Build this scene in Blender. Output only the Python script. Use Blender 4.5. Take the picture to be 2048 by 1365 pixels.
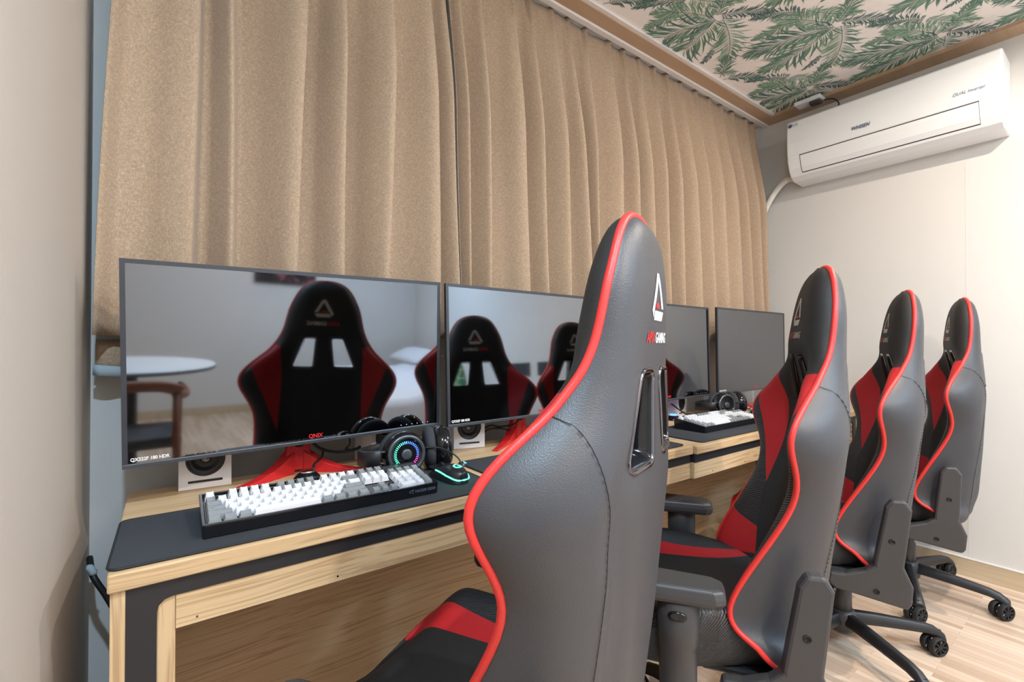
import bpy, bmesh, math, random
import numpy as np
from mathutils import Vector, Matrix
random.seed(7)
C = bpy.context.scene.collection
PI = math.pi
R = math.radians
for o in list(bpy.data.objects):
    bpy.data.objects.remove(o)
EYE = 1.072                     # camera height above the floor

# ------------------------------------------------------------------ camera
cd = bpy.data.cameras.new('camera'); cam = bpy.data.objects.new('camera', cd); C.objects.link(cam)
cam.location = (0, 0, EYE)
cam.rotation_euler = (R(90.52), 0, R(53.49 - 90))
cd.sensor_width = 36; cd.lens = 938 / 2048 * 36; cd.clip_start = .02
bpy.context.scene.camera = cam

# ------------------------------------------------------------------ world + lights
sc = bpy.context.scene
w = bpy.data.worlds.new('world'); sc.world = w; w.use_nodes = True
w.node_tree.nodes['Background'].inputs[0].default_value = (.8, .88, 1, 1)
w.node_tree.nodes['Background'].inputs[1].default_value = .05
sc.view_settings.view_transform = 'Standard'; sc.view_settings.look = 'None'
sc.view_settings.gamma = 1; sc.view_settings.use_curve_mapping = False
sc.view_settings.exposure = 0.0

def area(name, loc, size, power, col, rot=(0, 0, 0), spread=180, sy=None):
    l = bpy.data.lights.new(name, 'AREA'); l.energy = power; l.color = col
    l.shape = 'RECTANGLE' if sy else 'DISK'; l.size = size
    if sy: l.size_y = sy
    l.spread = R(spread)
    o = bpy.data.objects.new(name, l); C.objects.link(o); o.location = loc; o.rotation_euler = rot
    return o
# ceiling lamps of the room: cool and warm downlights, then two added fill lights
area('cool_lamp', (-.02, -.25, 2.41), .06, 38, (.56, .79, 1))
area('warm_lamp', (.95, -.75, 2.41), .05, 32, (1, .88, .76))
area('warm_lamp', (2.12, -.05, 2.41), .05, 27, (1, .87, .75))
area('warm_lamp', (2.88, -1.5, 2.41), .06, 2.5, (1, .62, .34))
area('cool_lamp', (2.15, -1.75, 2.41), .42, 60, (.46, .72, 1))
area('soft_fill', (1.1, -1.5, 2.40), 1.8, 22, (.90, .96, 1), sy=1.4)  # added broad fill for soft light, no fixture of the room
area('ceiling_fill', (.9, -2.1, 1.75), .6, 54, (.95, .98, 1), rot=(R(180), 0, 0))  # added unseen fill, aimed up to brighten the ceiling

# ------------------------------------------------------------------ materials
MATS = {}
class NT:
    """small helper around a node tree"""
    def __init__(s, name, **kw):
        m = bpy.data.materials.new(name); m.use_nodes = True
        s.m = m; s.t = m.node_tree; s.b = s.t.nodes['Principled BSDF']; s.co = None
        for k, v in kw.items(): s.set(k, v)
        MATS[name] = m
    def set(s, k, v):
        k = {'col': 'Base Color', 'rough': 'Roughness', 'metal': 'Metallic', 'spec': 'Specular IOR Level',
             'em': 'Emission Color', 'es': 'Emission Strength', 'sheen': 'Sheen Weight', 'coat': 'Coat Weight',
             'trans': 'Transmission Weight'}[k]
        if hasattr(v, 'links') or hasattr(v, 'is_linked'): s.t.links.new(v, s.b.inputs[k])
        else: s.b.inputs[k].default_value = (*v, 1) if k.endswith('Color') and len(v) == 3 else v
    def n(s, typ, **kw):
        nd = s.t.nodes.new(typ)
        for k, v in kw.items():
            if k.startswith('i_'): nd.inputs[k[2:].replace('_', ' ')].default_value = v
            else: setattr(nd, k, v)
        return nd
    def L(s, a, b): s.t.links.new(a, b)
    def obj(s):
        if not s.co: s.co = s.n('ShaderNodeTexCoord').outputs['Object']
        return s.co
    def map(s, scale=(1, 1, 1), rot=(0, 0, 0), loc=(0, 0, 0), src=None):
        m = s.n('ShaderNodeMapping'); s.L(src or s.obj(), m.inputs[0])
        m.inputs['Scale'].default_value = scale; m.inputs['Rotation'].default_value = rot; m.inputs['Location'].default_value = loc
        return m.outputs[0]
    def noise(s, vec=None, scale=5, detail=3, rough=.5, dist=0):
        n = s.n('ShaderNodeTexNoise'); s.L(vec or s.obj(), n.inputs['Vector'])
        n.inputs['Scale'].default_value = scale; n.inputs['Detail'].default_value = detail
        n.inputs['Roughness'].default_value = rough; n.inputs['Distortion'].default_value = dist
        return n.outputs['Fac']
    def ma(s, op, a, b=0, c=0):
        n = s.n('ShaderNodeMath'); n.operation = op
        for i, v in enumerate((a, b, c)):
            if isinstance(v, (int, float)): n.inputs[i].default_value = v
            else: s.L(v, n.inputs[i])
        return n.outputs[0]
    def ramp(s, f, stops):
        n = s.n('ShaderNodeValToRGB'); s.L(f, n.inputs[0]); e = n.color_ramp.elements
        while len(e) < len(stops): e.new(.5)
        for i, (p, c) in enumerate(stops): e[i].position = p; e[i].color = (*c, 1)
        return n.outputs[0]
    def mix(s, f, a, b, blend='MIX'):
        n = s.n('ShaderNodeMix'); n.data_type = 'RGBA'; n.blend_type = blend
        for i, v in ((0, f), (6, a), (7, b)):
            if isinstance(v, (int, float)): n.inputs[i].default_value = v
            elif isinstance(v, tuple): n.inputs[i].default_value = (*v, 1)
            else: s.L(v, n.inputs[i])
        return n.outputs[2]
    def bump(s, h, strength=.2, dist=.002):
        n = s.n('ShaderNodeBump'); n.inputs['Strength'].default_value = strength; n.inputs['Distance'].default_value = dist
        s.L(h, n.inputs['Height']); s.L(n.outputs[0], s.b.inputs['Normal'])

def srgb(r, g, b):
    f = lambda c: (c / 255 / 12.92) if c <= 10 else (((c / 255) + .055) / 1.055) ** 2.4
    return (f(r), f(g), f(b))
def plain(name, col, rough=.5, **kw):
    return NT(name, col=col, rough=rough, **kw).m

plain('black_plastic', (.018, .018, .02), .42)
plain('grey_plastic', (.05, .047, .047), .42)
plain('gloss_black', (.008, .008, .01), .12)
plain('dark_rubber', (.012, .012, .013), .7)
plain('chrome', (.75, .75, .78), .12, metal=1.0)
plain('smoke_chrome', (.16, .15, .16), .15, metal=1.0)
plain('white_plastic', srgb(228, 228, 232), .35)
plain('ac_white', srgb(238, 238, 238), .35)
plain('key_white', srgb(226, 226, 230), .4)
plain('key_grey', srgb(138, 142, 144), .45)
plain('key_ink', srgb(70, 72, 78), .6)
plain('pale_ink', srgb(104, 118, 142), .5)
plain('blue_ink', srgb(90, 98, 125), .5)
plain('white_ink', (.85, .85, .85), .5)
plain('cream_ink', srgb(205, 198, 188), .6)
plain('red_ink', (.62, .015, .02), .5)
plain('stand_red', (.62, .018, .022), .38)
plain('grey_metal', (.10, .11, .125), .35, metal=.6)
plain('bezel', (.032, .034, .042), .4)
plain('cable', (.010, .010, .011), .5)
plain('linen_white', srgb(225, 225, 230), .9)
plain('table_white', srgb(225, 228, 232), .4)
plain('pipe_white', srgb(226, 220, 210), .6)
plain('putty', srgb(170, 185, 195), .8)
plain('headboard', srgb(70, 72, 76), .6)
for nm, c, e in (('led_green', (.08, 1, .55), 5), ('led_cyan', (.08, .75, 1), 5), ('led_blue', (.06, .16, 1), 5), ('led_pink', (1, .05, .5), 4), ('led_white', (.8, .9, 1), 1.2)):
    plain(nm, (.02, .02, .02), .4, em=c, es=e)

def leather(name, col, rough=.42, grain=900, st=.25):
    t = NT(name, col=col, rough=rough)
    v = t.n('ShaderNodeTexVoronoi'); t.L(t.map(), v.inputs['Vector']); v.inputs['Scale'].default_value = grain / 2
    wr = t.noise(scale=9, detail=3)
    t.bump(t.ma('ADD', v.outputs['Distance'], t.ma('MULTIPLY', wr, 1.6)), st, .0012)
    return t
leather('leather_grey', (.050, .050, .055), .43, 1200, .22)
leather('leather_red', (.60, .018, .02), .48, 500, .1)
t = leather('piping_red', (.72, .035, .03), .42, 1400, .15)

def racing(name, kind):
    """black / red / carbon upholstery laid out by the position on the cushion"""
    t = NT(name); m = t.ma
    sx = t.n('ShaderNodeSeparateXYZ'); t.L(t.obj(), sx.inputs[0]); X, Y, Z = sx.outputs
    ax = m('ABSOLUTE', X); clamp = lambda v: m('MINIMUM', m('MAXIMUM', v, 0), 1)
    ge = lambda a, b: clamp(m('MULTIPLY', m('SUBTRACT', a, b), 4000))      # 1 where a > b
    le = lambda a, b: ge(b, a)
    if kind == 'back':
        s = m('MULTIPLY', Z, -1)
        side = m('MULTIPLY', ge(ax, m('SUBTRACT', .150, m('MULTIPLY', m('MAXIMUM', m('SUBTRACT', s, .62), 0), .18))), ge(s, m('ADD', .25, m('MULTIPLY', m('SUBTRACT', .2, ax), .35))))
        red1 = m('MULTIPLY', le(ax, m('ADD', .250, m('MULTIPLY', m('SUBTRACT', s, .33), -.38))), le(s, .62))
        red2 = m('MULTIPLY', ge(s, m('SUBTRACT', .715, m('MULTIPLY', m('SUBTRACT', ax, .15), .35))), le(s, m('ADD', .80, m('MULTIPLY', m('SUBTRACT', ax, .13), .55))))
        red = m('MULTIPLY', side, m('MAXIMUM', red1, red2))
        carbon = m('MULTIPLY', side, m('SUBTRACT', 1, m('MAXIMUM', red1, red2)))
        u, v = m('MULTIPLY', X, 1), Z
    else:
        c0 = m('ADD', .108, m('MULTIPLY', m('SUBTRACT', Y, .36), -.06)); c1 = m('ADD', .190, m('MULTIPLY', m('SUBTRACT', Y, .36), .11))
        side = ge(ax, c0); red = m('MULTIPLY', side, le(ax, c1)); carbon = ge(ax, c1)
        u, v = Y, m('ADD', Z, ax)
    cn = t.noise(scale=160, detail=2)
    black = t.mix(cn, (.014, .013, .013), (.026, .024, .023))
    col = t.mix(red, black, (.50, .014, .018))
    wv = m('SINE', m('MULTIPLY', m('ADD', m('MULTIPLY', u, .35), v), 1150))
    wv2 = m('SINE', m('MULTIPLY', m('SUBTRACT', u, v), 2100))
    rib = m('ADD', .5, m('MULTIPLY', wv, .5))
    cc = t.mix(rib, (.012, .012, .013), (.045, .043, .043))
    col = t.mix(carbon, col, cc)
    t.set('col', col)
    t.set('rough', m('ADD', .62, m('MULTIPLY', carbon, -.2)))
    t.bump(m('MULTIPLY', carbon, m('ADD', wv, m('MULTIPLY', wv2, .3))), .5, .0008)
racing('upholstery_back', 'back'); racing('upholstery_seat', 'seat')

def carbon_plain(name):
    t = NT(name); m = t.ma
    sx = t.n('ShaderNodeSeparateXYZ'); t.L(t.obj(), sx.inputs[0]); X, Y, Z = sx.outputs
    wv = m('SINE', m('MULTIPLY', m('ADD', m('MULTIPLY', Y, .35), Z), 1150))
    t.set('col', t.mix(m('ADD', .5, m('MULTIPLY', wv, .5)), (.012, .012, .013), (.045, .043, .043))); t.set('rough', .42)

def wood(name, c1, c2, c3, along='x', scale=1.0, rough=.45, grain=1.0):
    t = NT(name, rough=rough)
    sc_ = {'x': (1.2, 14, 14), 'y': (14, 1.2, 14), 'z': (14, 14, 1.2)}[along]
    v = t.map(tuple(a * scale for a in sc_))
    n1 = t.noise(v, 1.0, 5, .55, .6)
    wn = t.n('ShaderNodeTexNoise'); t.L(t.map({'x': (1.1, 3, 3), 'y': (3, 1.1, 3), 'z': (3, 3, 1.1)}[along]), wn.inputs['Vector']); wn.inputs['Scale'].default_value = 1.3; wn.inputs['Detail'].default_value = 2
    sc2 = t.n('ShaderNodeVectorMath'); sc2.operation = 'MULTIPLY'; t.L(wn.outputs['Color'], sc2.inputs[0]); sc2.inputs[1].default_value = {'x': (0, .06, .06), 'y': (.06, 0, .06), 'z': (.06, .06, 0)}[along]
    ad = t.n('ShaderNodeVectorMath'); ad.operation = 'ADD'; t.L(t.obj(), ad.inputs[0]); t.L(sc2.outputs[0], ad.inputs[1])
    gr = t.noise(t.map({'x': (1.3, 190, 190), 'y': (190, 1.3, 190), 'z': (190, 190, 1.3)}[along], src=ad.outputs[0]), 1.0, 2, .5)
    n2 = t.noise(t.map(tuple(a * scale for a in {'x': (6, 260, 260), 'y': (260, 6, 260), 'z': (260, 260, 6)}[along])), 1.0, 2)
    base = t.ramp(n1, [(.3, c1), (.7, c2)])
    g = t.ma('POWER', t.ma('MINIMUM', t.ma('MAXIMUM', t.ma('MULTIPLY', t.ma('SUBTRACT', gr, .47), 5), 0), 1), 1.3)
    col = t.mix(t.ma('MULTIPLY', g, .62 * grain), base, c3)
    col = t.mix(t.ma('MULTIPLY', n2, .22 * grain), col, c3)
    t.set('col', col)
    return t
wood('desk_wood', srgb(222, 194, 154), srgb(206, 174, 132), srgb(158, 122, 84), 'x')
wood('desk_wood_upright', srgb(222, 194, 154), srgb(206, 174, 132), srgb(158, 122, 84), 'z')
wood('trim_wood', srgb(190, 160, 130), srgb(180, 148, 118), srgb(160, 128, 100), 'x', grain=.3)
wood('walnut', srgb(150, 88, 52), srgb(120, 66, 38), srgb(84, 44, 26), 'y')
wood('baseboard_wood', srgb(205, 185, 155), srgb(190, 168, 138), srgb(165, 142, 112), 'y', grain=.6)

def wall_mat(name, col, var=.05):
    t = NT(name, rough=.75)
    n = t.noise(scale=1.6, detail=3)
    t.set('col', t.mix(n, tuple(c * (1 - var) for c in col), tuple(min(1, c * (1 + var)) for c in col)))
    f = t.noise(t.map((90, 90, 25)), 3, 3); lo = t.noise(t.map((5, 5, 1.1)), 1, 2)
    t.bump(t.ma('ADD', f, t.ma('MULTIPLY', lo, 6)), .12, .003)
wall_mat('wall_beige', srgb(213, 209, 203)); wall_mat('wall_left_beige', srgb(205, 196, 186))
wall_mat('wall_pale', srgb(208, 207, 204))
plain('trim_white', srgb(225, 218, 212), .5); plain('ceiling_paper', srgb(243, 233, 226), .7)
for i, c in enumerate(((126, 160, 134), (92, 126, 112), (78, 106, 104), (168, 188, 170), (108, 142, 116))): plain('fern_%d' % i, srgb(*c), .75)

# floor: narrow strips of pale wood
t = NT('floor_wood', rough=.33)
br = t.n('ShaderNodeTexBrick'); t.L(t.map((1, 1, 1), (0, 0, R(90))), br.inputs['Vector'])
br.offset = .37; br.inputs['Scale'].default_value = 1; br.inputs['Brick Width'].default_value = .42; br.inputs['Row Height'].default_value = .026
br.inputs['Mortar Size'].default_value = .0006; br.inputs['Bias'].default_value = -.05
br.inputs['Color1'].default_value = (*srgb(222, 200, 178), 1); br.inputs['Color2'].default_value = (*srgb(168, 138, 116), 1); br.inputs['Mortar'].default_value = (*srgb(150, 118, 92), 1)
n = t.noise(t.map((120, 3, 1)), 1, 3); n2 = t.noise(t.map((9, 1.2, 1)), 1.2, 2)
c = t.mix(t.ma('MULTIPLY', n, .35), br.outputs['Color'], srgb(160, 125, 100))
t.set('col', t.mix(t.ma('MULTIPLY', n2, .35), c, srgb(232, 206, 178)))

# curtain linen
t = NT('linen', rough=.9, sheen=.25)
h = t.noise(t.map((130, 130, 900)), 1, 3, .7); v = t.noise(t.map((900, 900, 120)), 1, 3, .7)
wv = t.ma('ADD', t.ma('MULTIPLY', h, .5), t.ma('MULTIPLY', v, .5)); blot = t.noise(scale=60, detail=4)
c = t.ramp(wv, [(.36, srgb(141, 116, 93)), (.52, srgb(176, 149, 122)), (.64, srgb(204, 180, 154))])
t.set('col', t.mix(t.ma('MULTIPLY', blot, .10), c, srgb(174, 148, 121))); t.bump(wv, .35, .002)
t = NT('mat_cloth', rough=.85); n = t.noise(scale=700, detail=2)
t.set('col', t.mix(n, (.022, .025, .032), (.042, .046, .055))); t.bump(n, .15, .0006)
# dark glossy screen: a weak mirror over black
t = NT('screen', col=(.215, .232, .255), rough=.04, metal=1.0)
# picture and cushion prints
t = NT('picture_print', rough=.4); n = t.noise(t.map((5, 1, 9)), 1, 3, .6, 1.5)
t.set('col', t.ramp(n, [(.5, (.015, .012, .016)), (.6, (.30, .10, .09))]))
t = NT('leaf_print', rough=.7); vv = t.n('ShaderNodeTexVoronoi'); vv.feature = 'DISTANCE_TO_EDGE'; t.L(t.map((13, 13, 13)), vv.inputs['Vector']); vv.inputs['Scale'].default_value = 1
t.set('col', t.ramp(vv.outputs['Distance'], [(.02, srgb(220, 200, 150)), (.06, srgb(40, 120, 90))]))

M = lambda k: MATS[k]

# ------------------------------------------------------------------ geometry helpers
class G:
    def __init__(s): s.v = []; s.f = []; s.mi = []; s.sm = []
    def add(s, vs, fs, mi=0, sm=False):
        b = len(s.v); s.v += [tuple(p) for p in vs]
        for f in fs: s.f.append(tuple(b + i for i in f)); s.mi.append(mi); s.sm.append(sm)
        return s
    def box(s, x0, x1, y0, y1, z0, z1, mi=0):
        vs = [(x, y, z) for z in (z0, z1) for y in (y0, y1) for x in (x0, x1)]
        return s.add(vs, [(0, 2, 3, 1), (4, 5, 7, 6), (0, 1, 5, 4), (1, 3, 7, 5), (3, 2, 6, 7), (2, 0, 4, 6)], mi)
    def prism(s, poly, lo, hi, axis='z', mi=0, taper=None, sm=False):
        """poly: 2-D points ccw, pushed from lo to hi along axis"""
        def P(a, b, h): return {'z': (a, b, h), 'y': (a, h, b), 'x': (h, a, b)}[axis]
        n = len(poly); q = poly
        if taper:
            cx = sum(p[0] for p in poly) / n; cy = sum(p[1] for p in poly) / n
            q = [(cx + (p[0] - cx) * taper, cy + (p[1] - cy) * taper) for p in poly]
        vs = [P(a, b, lo) for a, b in poly] + [P(a, b, hi) for a, b in q]
        s.add(vs, [tuple(range(n))[::-1], tuple(range(n, 2 * n))], mi)
        b = len(s.v) - 2 * n
        for i in range(n):
            j = (i + 1) % n; s.f.append((b + i, b + j, b + n + j, b + n + i)); s.mi.append(mi); s.sm.append(sm)
        return s
    def tube(s, path, r, n=10, mi=0, closed=False, squash=1):
        path = [Vector(p) for p in path]; m = len(path); rings = []; up = None
        for i, p in enumerate(path):
            a = path[i - 1] if i or closed else path[0]; b = path[(i + 1) % m] if i < m - 1 or closed else path[-1]
            d = (b - a).normalized()
            if up is None: up = d.orthogonal().normalized()
            up = (up - d * up.dot(d)); up = up.normalized() if up.length > 1e-6 else d.orthogonal().normalized()
            sd = d.cross(up); rr = r[i] if isinstance(r, (list, tuple)) else r
            rings.append([p + up * math.cos(2 * PI * k / n) * rr + sd * math.sin(2 * PI * k / n) * rr * squash for k in range(n)])
        b = len(s.v); s.v += [tuple(q) for rg in rings for q in rg]
        for i in range(m if closed else m - 1):
            j = (i + 1) % m
            for k in range(n):
                l = (k + 1) % n; s.f.append((b + i * n + k, b + j * n + k, b + j * n + l, b + i * n + l)); s.mi.append(mi); s.sm.append(True)
        if not closed:
            s.f.append(tuple(b + k for k in range(n))); s.mi.append(mi); s.sm.append(False)
            s.f.append(tuple(b + (m - 1) * n + k for k in range(n))[::-1]); s.mi.append(mi); s.sm.append(False)
        return s
    def lathe(s, prof, n=32, M4=None, mi=0, sm=True, ex=1, ey=1, caps=True):
        """prof: (radius, height) pairs about local z, placed by matrix M4"""
        M4 = M4 or Matrix.Identity(4); b = len(s.v)
        for r, h in prof:
            for k in range(n):
                s.v.append(tuple(M4 @ Vector((r * ex * math.cos(2 * PI * k / n), r * ey * math.sin(2 * PI * k / n), h))))
        for i in range(len(prof) - 1):
            for k in range(n):
                l = (k + 1) % n; s.f.append((b + i * n + k, b + i * n + l, b + (i + 1) * n + l, b + (i + 1) * n + k)); s.mi.append(mi); s.sm.append(sm)
        if not caps: return s
        s.f.append(tuple(b + k for k in range(n))[::-1]); s.mi.append(mi); s.sm.append(False)
        e = (len(prof) - 1) * n; s.f.append(tuple(b + e + k for k in range(n))); s.mi.append(mi); s.sm.append(False)
        return s
    def grid(s, rows, mi=0, closed_u=False, sm=True, mfn=None):
        b = len(s.v); nr, nc = len(rows), len(rows[0]); s.v += [tuple(p) for r_ in rows for p in r_]
        for i in range(nr - 1):
            for j in range(nc if closed_u else nc - 1):
                k = (j + 1) % nc; s.f.append((b + i * nc + j, b + i * nc + k, b + (i + 1) * nc + k, b + (i + 1) * nc + j))
                s.mi.append(mfn(i, j) if mfn else mi); s.sm.append(sm)
        return s
    def xf(s, M4): s.v = [tuple(M4 @ Vector(p)) for p in s.v]; return s
    def mesh(s, name, mats):
        me = bpy.data.meshes.new(name); me.from_pydata(s.v, [], s.f)
        for m in mats: me.materials.append(M(m))
        me.polygons.foreach_set('material_index', s.mi); me.polygons.foreach_set('use_smooth', s.sm); me.update()
        return me

def rrect(x0, x1, y0, y1, r, n=5):
    out = []
    for cx, cy, a in ((x1 - r, y1 - r, 0), (x0 + r, y1 - r, 90), (x0 + r, y0 + r, 180), (x1 - r, y0 + r, 270)):
        for i in range(n + 1):
            t_ = R(a + 90 * i / n); out.append((cx + r * math.cos(t_), cy + r * math.sin(t_)))
    return out
def link(name, data, parent=None, bevel=0, seg=2, weld=False, loc=None, rot=None):
    o = bpy.data.objects.new(name, data); C.objects.link(o)
    if parent: o.parent = parent
    if loc: o.location = loc
    if rot: o.rotation_euler = rot
    if bevel:
        b = o.modifiers.new('bevel', 'BEVEL'); b.width = bevel; b.segments = seg; b.limit_method = 'ANGLE'; b.angle_limit = R(40)
    return o
def part(name, g, mats, parent=None, bevel=0, seg=2, **kw):
    if isinstance(mats, str): mats = [mats]
    me = g.mesh(name, mats)
    bm = bmesh.new(); bm.from_mesh(me); bmesh.ops.remove_doubles(bm, verts=bm.verts, dist=1e-6); bmesh.ops.recalc_face_normals(bm, faces=bm.faces); bm.to_mesh(me); bm.free()
    return link(name, me, parent, bevel, seg, **kw)
def tag(o, label, cat, group=None):
    o['label'] = label; o['category'] = cat
    if group: o['group'] = group
    return o
def thing(name, label, cat, loc=(0, 0, 0), rz=0, group=None):
    o = bpy.data.objects.new(name, None); C.objects.link(o); o.location = loc; o.rotation_euler = (0, 0, rz); o.empty_display_size = .05
    return tag(o, label, cat, group)
def struct(name, g, mats, **kw):
    o = part(name, g, mats, **kw); o['kind'] = 'structure'; return o
def copy_tree(o, parent=None):
    c = o.copy(); C.objects.link(c)
    if parent: c.parent = parent
    for ch in [x for x in bpy.data.objects if x.parent == o]: copy_tree(ch, c)
    return c
def frame(origin, z, x=None):
    """matrix whose z axis points along z"""
    z = Vector(z).normalized(); x = Vector(x) if x else z.orthogonal(); x = (x - z * x.dot(z)).normalized(); y = z.cross(x)
    return Matrix(((x.x, y.x, z.x, origin[0]), (x.y, y.y, z.y, origin[1]), (x.z, y.z, z.z, origin[2]), (0, 0, 0, 1)))
def smooth(e0, e1, x):
    t_ = max(0, min(1, (x - e0) / (e1 - e0))); return t_ * t_ * (3 - 2 * t_)
def spline(P, n=8):
    P = [Vector(p) for p in P]; P = [2 * P[0] - P[1]] + P + [2 * P[-1] - P[-2]]; out = []
    for i in range(1, len(P) - 2):
        a, b, c_, d = P[i - 1:i + 3]
        for k in range(n):
            t_ = k / n; out.append(.5 * ((2 * b) + (c_ - a) * t_ + (2 * a - 5 * b + 4 * c_ - d) * t_ * t_ + (3 * b - a - 3 * c_ + d) * t_ ** 3))
    out.append(P[-2]); return out
_tc = {}
def text2d(s_, size, bold=0.0, shear=0.0, align='LEFT'):
    """flat outline letters as (verts2d, faces)"""
    k = (s_, size, bold, shear, align)
    if k in _tc: return _tc[k]
    cu = bpy.data.curves.new('t', 'FONT'); cu.body = s_; cu.size = size; cu.offset = bold; cu.shear = shear; cu.align_x = align; cu.align_y = 'CENTER'; cu.resolution_u = 3
    o = bpy.data.objects.new('t', cu); C.objects.link(o)
    me = bpy.data.meshes.new_from_object(o)
    out = ([(v_.co.x, v_.co.y) for v_ in me.vertices], [tuple(p.vertices) for p in me.polygons])
    bpy.data.objects.remove(o); bpy.data.meshes.remove(me); bpy.data.curves.remove(cu)
    _tc[k] = out; return out
def tw(t2):
    xs = [a for a, b in t2[0]]; return (min(xs), max(xs))
def decal(pieces, fn, step=.006):
    """pieces: list of (verts2d, faces, mat index); cut fine and wrapped by fn(x, y) -> 3-D"""
    g = G()
    for vs, fs, mi in pieces:
        bm = bmesh.new(); bv = [bm.verts.new((a, b, 0)) for a, b in vs]
        for f in fs:
            try: bm.faces.new([bv[i] for i in f])
            except ValueError: pass
        for ax in (0, 1):
            lo = min(v_.co[ax] for v_ in bm.verts); hi = max(v_.co[ax] for v_ in bm.verts); q = lo + step
            while q < hi:
                no = [0, 0, 0]; no[ax] = 1; co = [0, 0, 0]; co[ax] = q
                bmesh.ops.bisect_plane(bm, geom=bm.verts[:] + bm.edges[:] + bm.faces[:], plane_co=co, plane_no=no); q += step
        bm.verts.index_update()
        g.add([fn(v_.co.x, v_.co.y) for v_ in bm.verts], [[v_.index for v_ in f.verts] for f in bm.faces], mi); bm.free()
    return g
def flat_text(g, s_, size, origin, xdir, ydir, mi=0, width=None, **kw):
    """letters laid straight onto a plane, appended to g"""
    t2 = text2d(s_, size, **kw); a, b = tw(t2); k = 1 if not width else width / (b - a)
    O, X_, Y_ = Vector(origin), Vector(xdir).normalized(), Vector(ydir).normalized()
    g.add([O + X_ * (p[0] - a) * k + Y_ * p[1] * (k if kw.get('keep') else 1) for p in t2[0]], t2[1], mi); return g

# ------------------------------------------------------------------ the room
XL, XR, YB, YF, H = -.140, 3.00, 1.48, -3.16, 2.443
struct('floor', G().box(-1.6, XR + .1, YF - .1, YB + .1, -.06, 0), 'floor_wood')
struct('wall_back', G().box(XL - .1, XR + .1, YB, YB + .1, 0, H + .1), 'wall_pale')
struct('wall_left', G().box(XL - .1, XL, -.30, YB, 0, H + .1).box(-1.6, XL - .1, -.30, -.2, 0, H + .1), 'wall_left_beige')
struct('wall_left_rear', G().box(-1.7, -1.6, YF, -.2, 0, H + .1), 'wall_left_beige')
g = G().box(XR, XR + .1, YF, YB, 0, H + .1); g.box(XR - .0006, XR, .4935, .4950, .08, H, 0)
struct('wall_right', g, 'wall_beige')
struct('wall_front', G().box(-1.7, XR + .1, YF - .1, YF, 0, H + .1), 'wall_beige')
struct('ceiling', G().box(-1.7, XR + .1, YF - .1, YB + .1, H + .004, H + .1), 'ceiling_paper')
struct('baseboard_right', G().box(XR - .008, XR, YF, YB, 0, .082).box(XR - .010, XR, YF, YB, .082, .087, 1), ['baseboard_wood', 'trim_white'])
struct('baseboard_front', G().box(-1.6, XR, YF, YF + .008, 0, .082), 'baseboard_wood')
# flat mouldings round the papered ceiling: wood, white lip to the curtain side
struct('trim_1', G().box(XL, XR - .105, 1.314, 1.376, H - .012, H + .004), 'trim_wood')
g = G().box(0, .105, YF, 1.376, H - .012, H + .004); g.v = [(x + XR - .105, y, z) for x, y, z in g.v]
struct('trim_2', g, 'trim_wood')
struct('trim_3', G().box(XL, XR, 1.376, 1.405, H - .020, H + .004).box(XR - .014, XR, 1.405, YB, H - .02, H + .004), 'trim_white', bevel=.004)
struct('trim_4', G().box(XL, XR - .105, 1.300, 1.314, H - .006, H + .004), 'trim_white')
struct('trim_5', G().box(XL, XR, 1.405, YB, H - .006, H + .004), 'wall_pale')

# palm fronds printed on the ceiling paper
def frond(g, ox, oy, ang, ln, bend, cols, wid=1.0, sparse=1):
    n = int(16 * sparse); pts = []
    for i in range(n + 1):
        t_ = i / n; a = ang + bend * t_; 
        if i == 0: pts.append((ox, oy, ang))
        else:
            px, py, _ = pts[-1]; pts.append((px + math.cos(a) * ln / n, py + math.sin(a) * ln / n, a))
    def leaf(px, py, a, l, wd, mi):
        if not (XL < px < XR - .12 and py < 1.27): return
        cv = .22 if random.random() < .5 else -.22; vs = []
        prof = ((0, .05), (.25, .6), (.5, 1), (.75, .75), (1, 0))
        L_, R_ = [], []
        for q, k in prof:
            b = a + cv * q; cx = px + math.cos(b) * l * q; cy = py + math.sin(b) * l * q; nx, ny = -math.sin(b), math.cos(b)
            L_.append((cx + nx * wd * k, cy + ny * wd * k)); R_.append((cx - nx * wd * k, cy - ny * wd * k))
        lim = [(min(x, XR - .108), min(y, 1.299)) for x, y in L_ + R_[::-1]]
        zz = H + .0035 - random.random() * .0006
        g.add([(x, y, zz) for x, y in lim], [tuple(range(len(lim)))], mi)
    for i, (px, py, a) in enumerate(pts):
        t_ = i / n; l = ln * .40 * wid * (math.sin(PI * min(1, t_ * .82 + .16)) ** .8)
        for sd in (1, -1):
            for rep in (0, .5):
                qx, qy = px + math.cos(a) * ln / n * rep, py + math.sin(a) * ln / n * rep
                leaf(qx, qy, a + sd * R(58 - 34 * t_) + random.uniform(-.06, .06), l * random.uniform(.85, 1.1), .0024 * (1 + l * 6), random.choice(cols))
    for i in range(n):
        a0, a1 = pts[i], pts[i + 1]
        if a1[1] > 1.28 or a1[0] > XR - .12 or a0[0] < XL: continue
        nx, ny = -math.sin(a0[2]) * .0012, math.cos(a0[2]) * .0012
        g.add([(a0[0] + nx, a0[1] + ny, H + .0029), (a1[0] + nx, a1[1] + ny, H + .0029), (a1[0] - nx, a1[1] - ny, H + .0029), (a0[0] - nx, a0[1] - ny, H + .0029)], [(0, 1, 2, 3)], 2)
g = G(); TX, TY = .45, .53
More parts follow.
